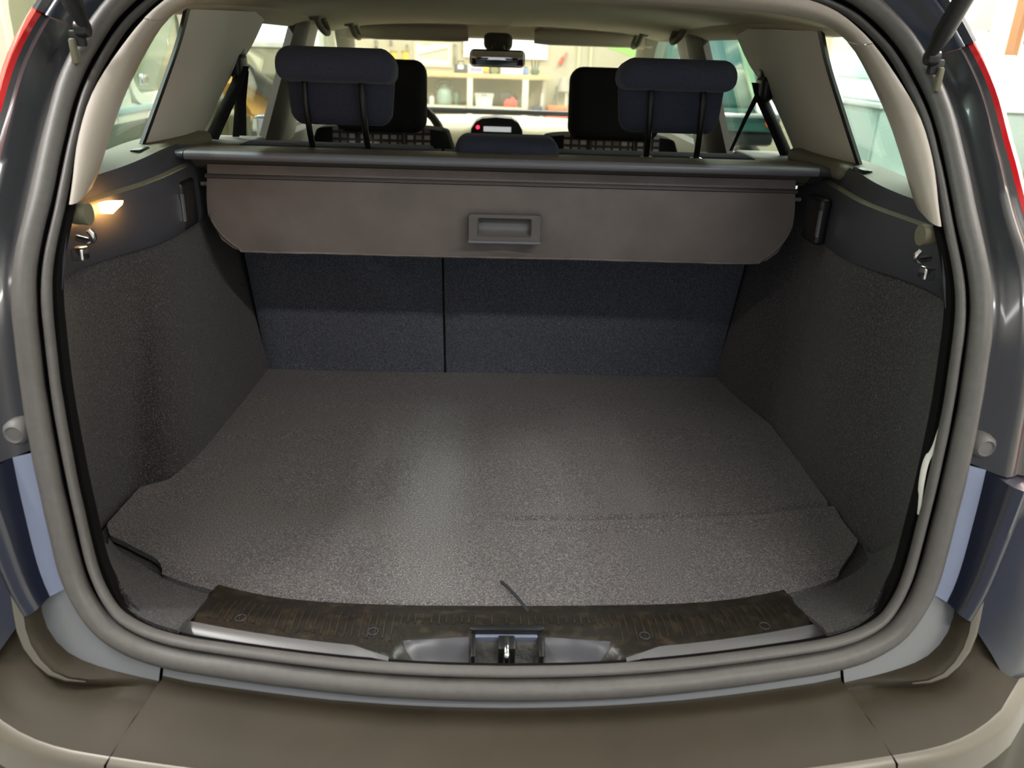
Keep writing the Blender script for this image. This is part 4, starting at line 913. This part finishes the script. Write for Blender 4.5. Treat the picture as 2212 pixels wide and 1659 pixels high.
t, a, b, z0, z1, y = on('white_canister', R(1226, 198, 1234, 262), .1, None, 'slim white canister beside the right headrest edge', 'canister', zw, YS+.42)
r_ = (b-a)/2; h = z1-z0; obj('canister_body', lathe([(r_, 0), (r_, h*.85), (r_*.6, h*.92)], ((a+b)/2, y, z0)), c(228, 224, 206), t); obj('canister_cap', lathe([(r_*.5, h*.92), (r_*.5, h), (r_*.2, h)], ((a+b)/2, y, z0)), c(170, 168, 150), t)
t, a, b, z0, z1, y = on('desk_lamp', R(1196, 172, 1236, 262), .1, None, 'grey jointed bench lamp leaning behind the toolbox', 'lamp', zw, YS+.46)
h = z1-z0; g_ = c(164, 158, 144); obj('lamp_base', lathe([(.06, 0), (.06, .02), (.02, .03)], (lerp(a, b, .25), y, z0)), g_, t); obj('lamp_arm', tube([(lerp(a, b, .25), y, z0+.02), (lerp(a, b, .15), y, z0+h*.4), (lerp(a, b, .62), y, z0+h*.95)], .014), g_, t); obj('lamp_head', lathe([(.03, .08), (.05, .04), (.085, -.06)], (lerp(a, b, .75), y, z0+h*.82)), g_, t)
t, a, b, z0, z1, y = on('bench_vice', R(1148, 222, 1172, 262), .1, None, 'dark grey bench vice at the left end of the workbench', 'vice', zw, YS-.02)
h = z1-z0; g_ = c(110, 110, 108); obj('vice_base', box(a+.03, b-.03, y-.03, y+.1, z0, z0+h*.3, .01), g_, t); obj('vice_jaw', box(a, b, y-.01, y+.05, z0+h*.3, z0+h*.8, .012), c(90, 90, 92), t); obj('vice_bar', tube([(a-.02, y-.05, z0+h*.45), (b+.02, y-.05, z0+h*.45)], .009), m_chrome, t)
# wall: chart, tools
a, b, z0, z1 = R(898, 93, 974, 140, YW)
t = thing('wall_chart', 'printed wall chart with a fan of thin lines in cream frame', 'poster', ((a+b)/2, YW-.01, z0))
obj('chart_sheet', box(a, b, YW-.012, YW-.004, z0, z1), c(236, 230, 202), t)
obj('chart_frame', join(box(a-.015, a, YW-.02, YW, z0-.015, z1+.015), box(b, b+.015, YW-.02, YW, z0-.015, z1+.015), box(a, b, YW-.02, YW, z1, z1+.015), box(a, b, YW-.02, YW, z0-.015, z0)), c(206, 196, 160), t)
obj('chart_title', box(lerp(a, b, .2), lerp(a, b, .45), YW-.014, YW-.012, lerp(z0, z1, .88), lerp(z0, z1, .93)), c(206, 130, 120), t)
for k in range(11):
    x = lerp(a+.06, b-.04, k/10); obj('printed_line', box(x-.006, x+.006, YW-.014, YW-.012, z0+.06, lerp(z0, z1, .38+.035*k)), c(150, 146, 128), t)
tp = [Vector((lerp(a+.03, b-.03, k/10), YW-.014, lerp(z0, z1, .42+.035*k))) for k in range(11)]
obj('printed_curve', tube(tp, .006, 6), c(128, 120, 104), t)
for i, (x, ya, yb, col, lab) in enumerate(((880, 100, 118, (176, 110, 100), 'red-handled hand tool hanging left of the wall chart'), (983, 98, 140, (120, 116, 96), 'long thin spanner hanging right of the wall chart'), (1001, 92, 116, (140, 118, 90), 'brown-handled screwdriver hanging near the bright window'),
        (813, 90, 108, (86, 80, 66), 'dark spanner hanging at the left end of the wall'), (845, 90, 98, (120, 110, 90), 'short spanner hanging between the red tool and the dark one'))):
    a, b, z0, z1 = R(x-3, ya, x+3, yb, YW); t = thing('hand_tool', lab, 'hand tool', ((a+b)/2, YW-.03, z0), 'hand tools on the front wall')
    obj('tool_shank', box((a+b)/2-.008, (a+b)/2+.008, YW-.03, YW-.018, lerp(z0, z1, .4), z1, .003), c(140, 138, 130), t); obj('tool_grip', box(a, b, YW-.036, YW-.012, z0, lerp(z0, z1, .45), .008), c(*col), t); obj('tool_head', box(a, b, YW-.032, YW-.016, z1-.015, z1+.015, .005), c(130, 128, 120), t)
    obj('wall_hook', tube([((a+b)/2, YW, z1+.02), ((a+b)/2, YW-.04, z1+.022)], .004), c(150, 150, 150), t)
for i, (x, lab) in enumerate(((846, 'yellow plastic pot above the driver headrest, left one'), (871, 'yellow plastic pot above the driver headrest, right one'))):
    a, b, z0, z1 = R(x-8, 110, x+8, 124, YS); t = thing('yellow_pot', lab, 'pot', ((a+b)/2, YS+.2, zt+.012), 'yellow pots on the top shelf')
    r_ = (b-a)/2; hh = z1-zt-.012; obj('pot_body', lathe([(r_*.8, 0), (r_, hh*.85), (r_*1.0, hh*.9)], ((a+b)/2, YS+.2, zt+.012)), c(206, 184, 60), t); obj('pot_lid', lathe([(r_*1.05, hh*.9), (r_*1.05, hh), (r_*.4, hh)], ((a+b)/2, YS+.2, zt+.012)), c(160, 140, 60), t)
a, b, z0, z1 = R(1206, 118, 1224, 140, YW)
t = thing('red_pliers', 'red hand tool hanging on the wall above the workbench', 'hand tool', ((a+b)/2, YW-.03, z0))
obj('grip', tube([(a+.01, YW-.03, z0), (lerp(a, b, .6), YW-.03, lerp(z0, z1, .7))], .022, 8), c(206, 70, 62), t, 60); obj('jaw', tube([(lerp(a, b, .6), YW-.03, lerp(z0, z1, .7)), (b, YW-.03, z1+.02)], .012, 8), c(180, 120, 110), t)
for q in (1248, 1274):
    xx = at(q, 150, y=YW).x; tag(obj('wall_pipe', tube([(xx, YW-.02, zw), (xx, YW-.02, CEIL-.01)], .016, 8), c(206, 198, 164)), 'thin cream pipe on the front wall, %s one' % ('left' if q < 1260 else 'right'), 'pipe', 'wall pipes')

# ------------------------------------------------------------------ neighbouring vehicles
m_van = mat('van_beige', srgb(196, 192, 174), .4); m_vanlow = mat('van_lower_dark', srgb(58, 62, 48), .5)
vx = -2.0
van = thing('beige_van', 'beige van with rounded side windows parked left of the wagon', 'van', (-2.85, 4.2, GZ))
def yzbox(x0, x1, y0, y1, z0, z1, bev): return box(x0, x1, y0, y1, z0, z1, bev, 3)
obj('lower_body', yzbox(-3.75, vx, 1.9, 6.5, GZ+.25, .31, .04), m_vanlow, van, 60)
# upper shell with window openings: pillars and rails
win = [(2.15, 3.30), (3.62, 4.55), (4.75, 5.75)]
ups = [box(-3.75, vx, 1.9, 6.1, .98, 1.42, .12, 4), box(-3.74, vx-.004, 1.9, 6.2, .28, .38, .01)]
ed = [1.9]+[e for w in win for e in w]+[6.05]
for k in range(0, len(ed), 2): ups += [box(vx-.06, vx, ed[k], ed[k+1], .30, 1.1), box(-3.75, -3.69, ed[k], ed[k+1], .30, 1.1)]
obj('upper_body', join(*ups), m_van, van, 40)
for k, (w0, w1) in enumerate(win):
    fr = obj('window_frame', loft([[Vector((vx+d, p.x, p.z)) for p in [Vector((q.x, 0, q.z)) for q in rr_ring(w0+i_, w1-i_, .38+i_, .97-i_, .14, 0, 6)]] for d, i_ in ((-.03, -.02), (.012, -.01), (.012, .035), (-.02, .045))], close_v=True), m_van, van, 60)
    obj('pane', box(vx-.03, vx-.024, w0, w1, .37, .98), m_glass_side, fr)
    # corner fillers so that the opening is rounded
obj('wheel', lathe([(.15, -.1), (.3, -.1), (.33, -.06), (.33, .06), (.3, .1), (.15, .1)], (vx-.12, 2.7, GZ+.33), 'x', 24), m_black_plastic, van); obj('wheel', lathe([(.15, -.1), (.3, -.1), (.33, -.06), (.33, .06), (.3, .1), (.15, .1)], (vx-.12, 5.6, GZ+.33), 'x', 24), m_black_plastic, van)
obj('wheel', lathe([(.15, -.1), (.3, -.1), (.33, -.06), (.33, .06), (.3, .1), (.15, .1)], (-3.62, 2.7, GZ+.33), 'x', 24), m_black_plastic, van); obj('wheel', lathe([(.15, -.1), (.3, -.1), (.33, -.06), (.33, .06), (.3, .1), (.15, .1)], (-3.62, 5.6, GZ+.33), 'x', 24), m_black_plastic, van)
obj('side_lamp', rbox((vx+.01, 4.93, .50), (.03, .10, .06), .012), m_chrome, van, 60); obj('rub_rail', box(vx, vx+.025, 2.0, 6.1, .335, .37, .008), mat('rail_blue', srgb(140, 160, 158), .4), van)
# orange equipment seen through the left rear door
hx_ = thing('workshop_hoist', 'orange-yellow workshop hoist with dark diagonal tube beyond left door', 'hoist', (-1.75, 6.9, GZ))
m_or = mat('paint_orange_yellow', srgb(226, 168, 84), .45)
P = lambda px, py: at(px, py, x=-1.8)
poly = [P(505, 120), P(520, 118), P(600, 205), P(640, 262), P(545, 246), P(505, 180)]
obj('boom_plate', prism(poly, (-.12, 0, 0)), m_or, hx_, 0)
obj('hydraulic_tube', tube([P(498, 158)+Vector((.09, 0, 0)), P(660, 262)+Vector((.09, 0, 0))], .075, 14), m_black_plastic, hx_, 60)
obj('tube_rod', tube([P(500, 150)+Vector((.14, 0, 0)), P(655, 248)+Vector((.14, 0, 0))], .02, 8), m_khaki, hx_, 60)
q = P(560, 246); obj('mast', box(-1.95, -1.80, 6.9, 7.1, GZ+.1, .35, .01), m_or, hx_); obj('base_frame', box(-2.3, -1.4, 6.5, 7.5, GZ, GZ+.1, .01), m_black_plastic, hx_)
obj('hose', tube(cr([P(505, 150), P(528, 142), P(536, 158), P(526, 205), P(534, 330)], 20), .012), m_black_plastic, hx_, 60)
# cluttered low bench below it
t = thing('low_bench', 'low cluttered bench with pale top beyond the left rear door', 'bench', (-2.2, 7.6, GZ))
obj('bench_top', box(-3.4, -1.5, 8.5, 9.15, .02, .07, .008), c(190, 182, 154), t)
for xx in (-3.35, -1.6): obj('bench_leg', box(xx, xx+.07, 8.55, 8.62, GZ, .02), c(120, 112, 96), t)
tag(obj('olive_bin', loft([[(x*w_-2.3, 8.85+y_*w_*.8, z) for x, y_ in ((-.35, -.3), (.35, -.3), (.35, .3), (-.35, .3))] for w_, z in ((.85, .072), (1., .36), (1.06, .37), (1.06, .4), (.98, .4))], close_v=True, cap=True), c(104, 106, 78)), 'olive bin standing on the low bench beyond left door', 'bin')

# green truck beyond the right rear door
YT = 6.6
m_green = mat('truck_green', srgb(30, 78, 70), .55); m_paleg = mat('truck_pale_green', srgb(120, 152, 120), .4)
tr = thing('green_truck', 'dark green vintage truck with round headlamps beyond the right rear door', 'truck', (2.0, 7.4, GZ))
G = lambda px, py, d=0: at(px, py, y=YT+d)
zb_ = G(1630, 246).z
obj('front_body', box(1.42, 2.62, YT, YT+1.3, zb_+.02, .62, .06, 3), m_green, tr, 60)
obj('cab', loft([[(1.45, YT+.5, .6), (2.6, YT+.5, .6), (2.6, 8.6, .6), (1.45, 8.6, .6)], [(1.52, YT+.8, 1.15), (2.53, YT+.8, 1.15), (2.53, 8.5, 1.15), (1.52, 8.5, 1.15)], [(1.56, YT+.9, 1.2), (2.5, YT+.9, 1.2), (2.5, 8.4, 1.2), (1.56, 8.4, 1.2)]], close_v=True, cap=True), m_green, tr, 30)
obj('windscreen', loft([[(1.55, YT+.505, .64), (2.5, YT+.505, .64)], [(1.6, YT+.76, 1.10), (2.45, YT+.76, 1.10)]]), mat('truck_glass', srgb(44, 86, 84), .25), tr, 0)
cab_l = G(1612, 95, .0); obj('bonnet_stripe', prism([G(1592, 92, -.01), G(1606, 92, -.01), G(1650, 240, -.01), G(1630, 240, -.01)], (0, -.025, 0)), m_paleg, tr, 0)
obj('chrome_bumper', box(G(1545, 250).x-.3, G(1692, 250).x+.1, YT-.1, YT-.04, G(1630, 253).z, G(1630, 243).z, .015, 3), m_chrome, tr, 60)
for q in (1648, 1679):
    p_ = G(q, 226); hl = obj('headlamp', lathe([(.085, 0), (.085, -.03), (.07, -.045)], (p_.x, YT, p_.z), 'y', 20), m_chrome, tr, 60); obj('lamp_glass', lathe([(.0, -.06), (.04, -.056), (.068, -.045)], (p_.x, YT, p_.z), 'y', 20), mat('lamp_glass', srgb(236, 240, 236), .1, coat=1.), hl, 60)
p_ = G(1661, 265); obj('indicator', lathe([(.0, -.05), (.03, -.045), (.035, 0)], (p_.x, YT-.02, p_.z), 'y', 14), mat('lens_orange', srgb(240, 110, 30), .2, emit=srgb(240, 100, 20), estr=.3), tr, 60)
obj('valance', box(1.5, G(1682, 280).x, YT-.02, YT+.3, G(1630, 285).z, zb_+.04, .02), m_green, tr, 60); obj('undercarriage', box(1.45, 2.3, YT+.05, 8.3, G(1630, 318).z, G(1630, 282).z, .04), m_black_plastic, tr)
for xx in (1.55, 2.4): obj('wheel', lathe([(.12, -.09), (.27, -.09), (.3, -.05), (.3, .05), (.27, .09), (.12, .09)], (xx, YT+1.0, GZ+.3), 'x', 24), m_black_plastic, tr); obj('wheel', lathe([(.12, -.09), (.27, -.09), (.3, -.05), (.3, .05), (.27, .09), (.12, .09)], (xx, 8.3, GZ+.3), 'x', 24), m_black_plastic, tr)
obj('raised_bonnet', prism([G(1298, 98, .6), G(1400, 96, .6), G(1400, 136, .6), G(1378, 128, .6)], (0, .05, 0)), mat('bonnet_green', srgb(118, 160, 74), .5), tr, 0)
# right: white appliance on a grey-green cabinet
cab = thing('grey_cabinet', 'grey-green workshop cabinet beyond the right rear side window', 'cabinet', (2.9, 5.7, GZ))
zc = at(1850, 216, x=2.4).z
obj('cabinet_body', box(2.4, 3.4, 5.12, 6.3, GZ, zc-.03, .01), mat('cabinet_green_grey', srgb(126, 142, 134), .6, col2=srgb(140, 156, 146), nscale=5), cab)
obj('cabinet_top', box(2.38, 3.4, 5.1, 6.32, zc-.03, zc, .005), c(170, 176, 170), cab)
for q in (5.14, 5.72): obj('cabinet_door', box(2.385, 2.4, q, q+.55, GZ+.08, zc-.06, .006), mat('cabinet_door', srgb(118, 134, 128), .6), cab); 
for q in (5.62, 5.78): obj('door_handle', box(2.372, 2.386, q, q+.02, .1, .25, .004), m_chrome, cab)
ap = thing('white_appliance', 'white box appliance on the grey-green cabinet', 'appliance', (2.85, 5.6, zc))
obj('appliance_body', box(2.42, 3.2, 5.12, 6.1, zc, .78, .03, 3), mat('enamel_white', srgb(238, 242, 242), .35), ap, 60); obj('appliance_panel', box(2.41, 2.42, 5.3, 5.9, .62, .74, .003), c(206, 216, 216), ap)
tag(obj('wall_locker', join(box(XR-.35, XR, 6.3, 7.2, .95, 1.6, .02)), c(190, 196, 186)), 'pale grey locker hung on the right wall above the truck', 'locker')
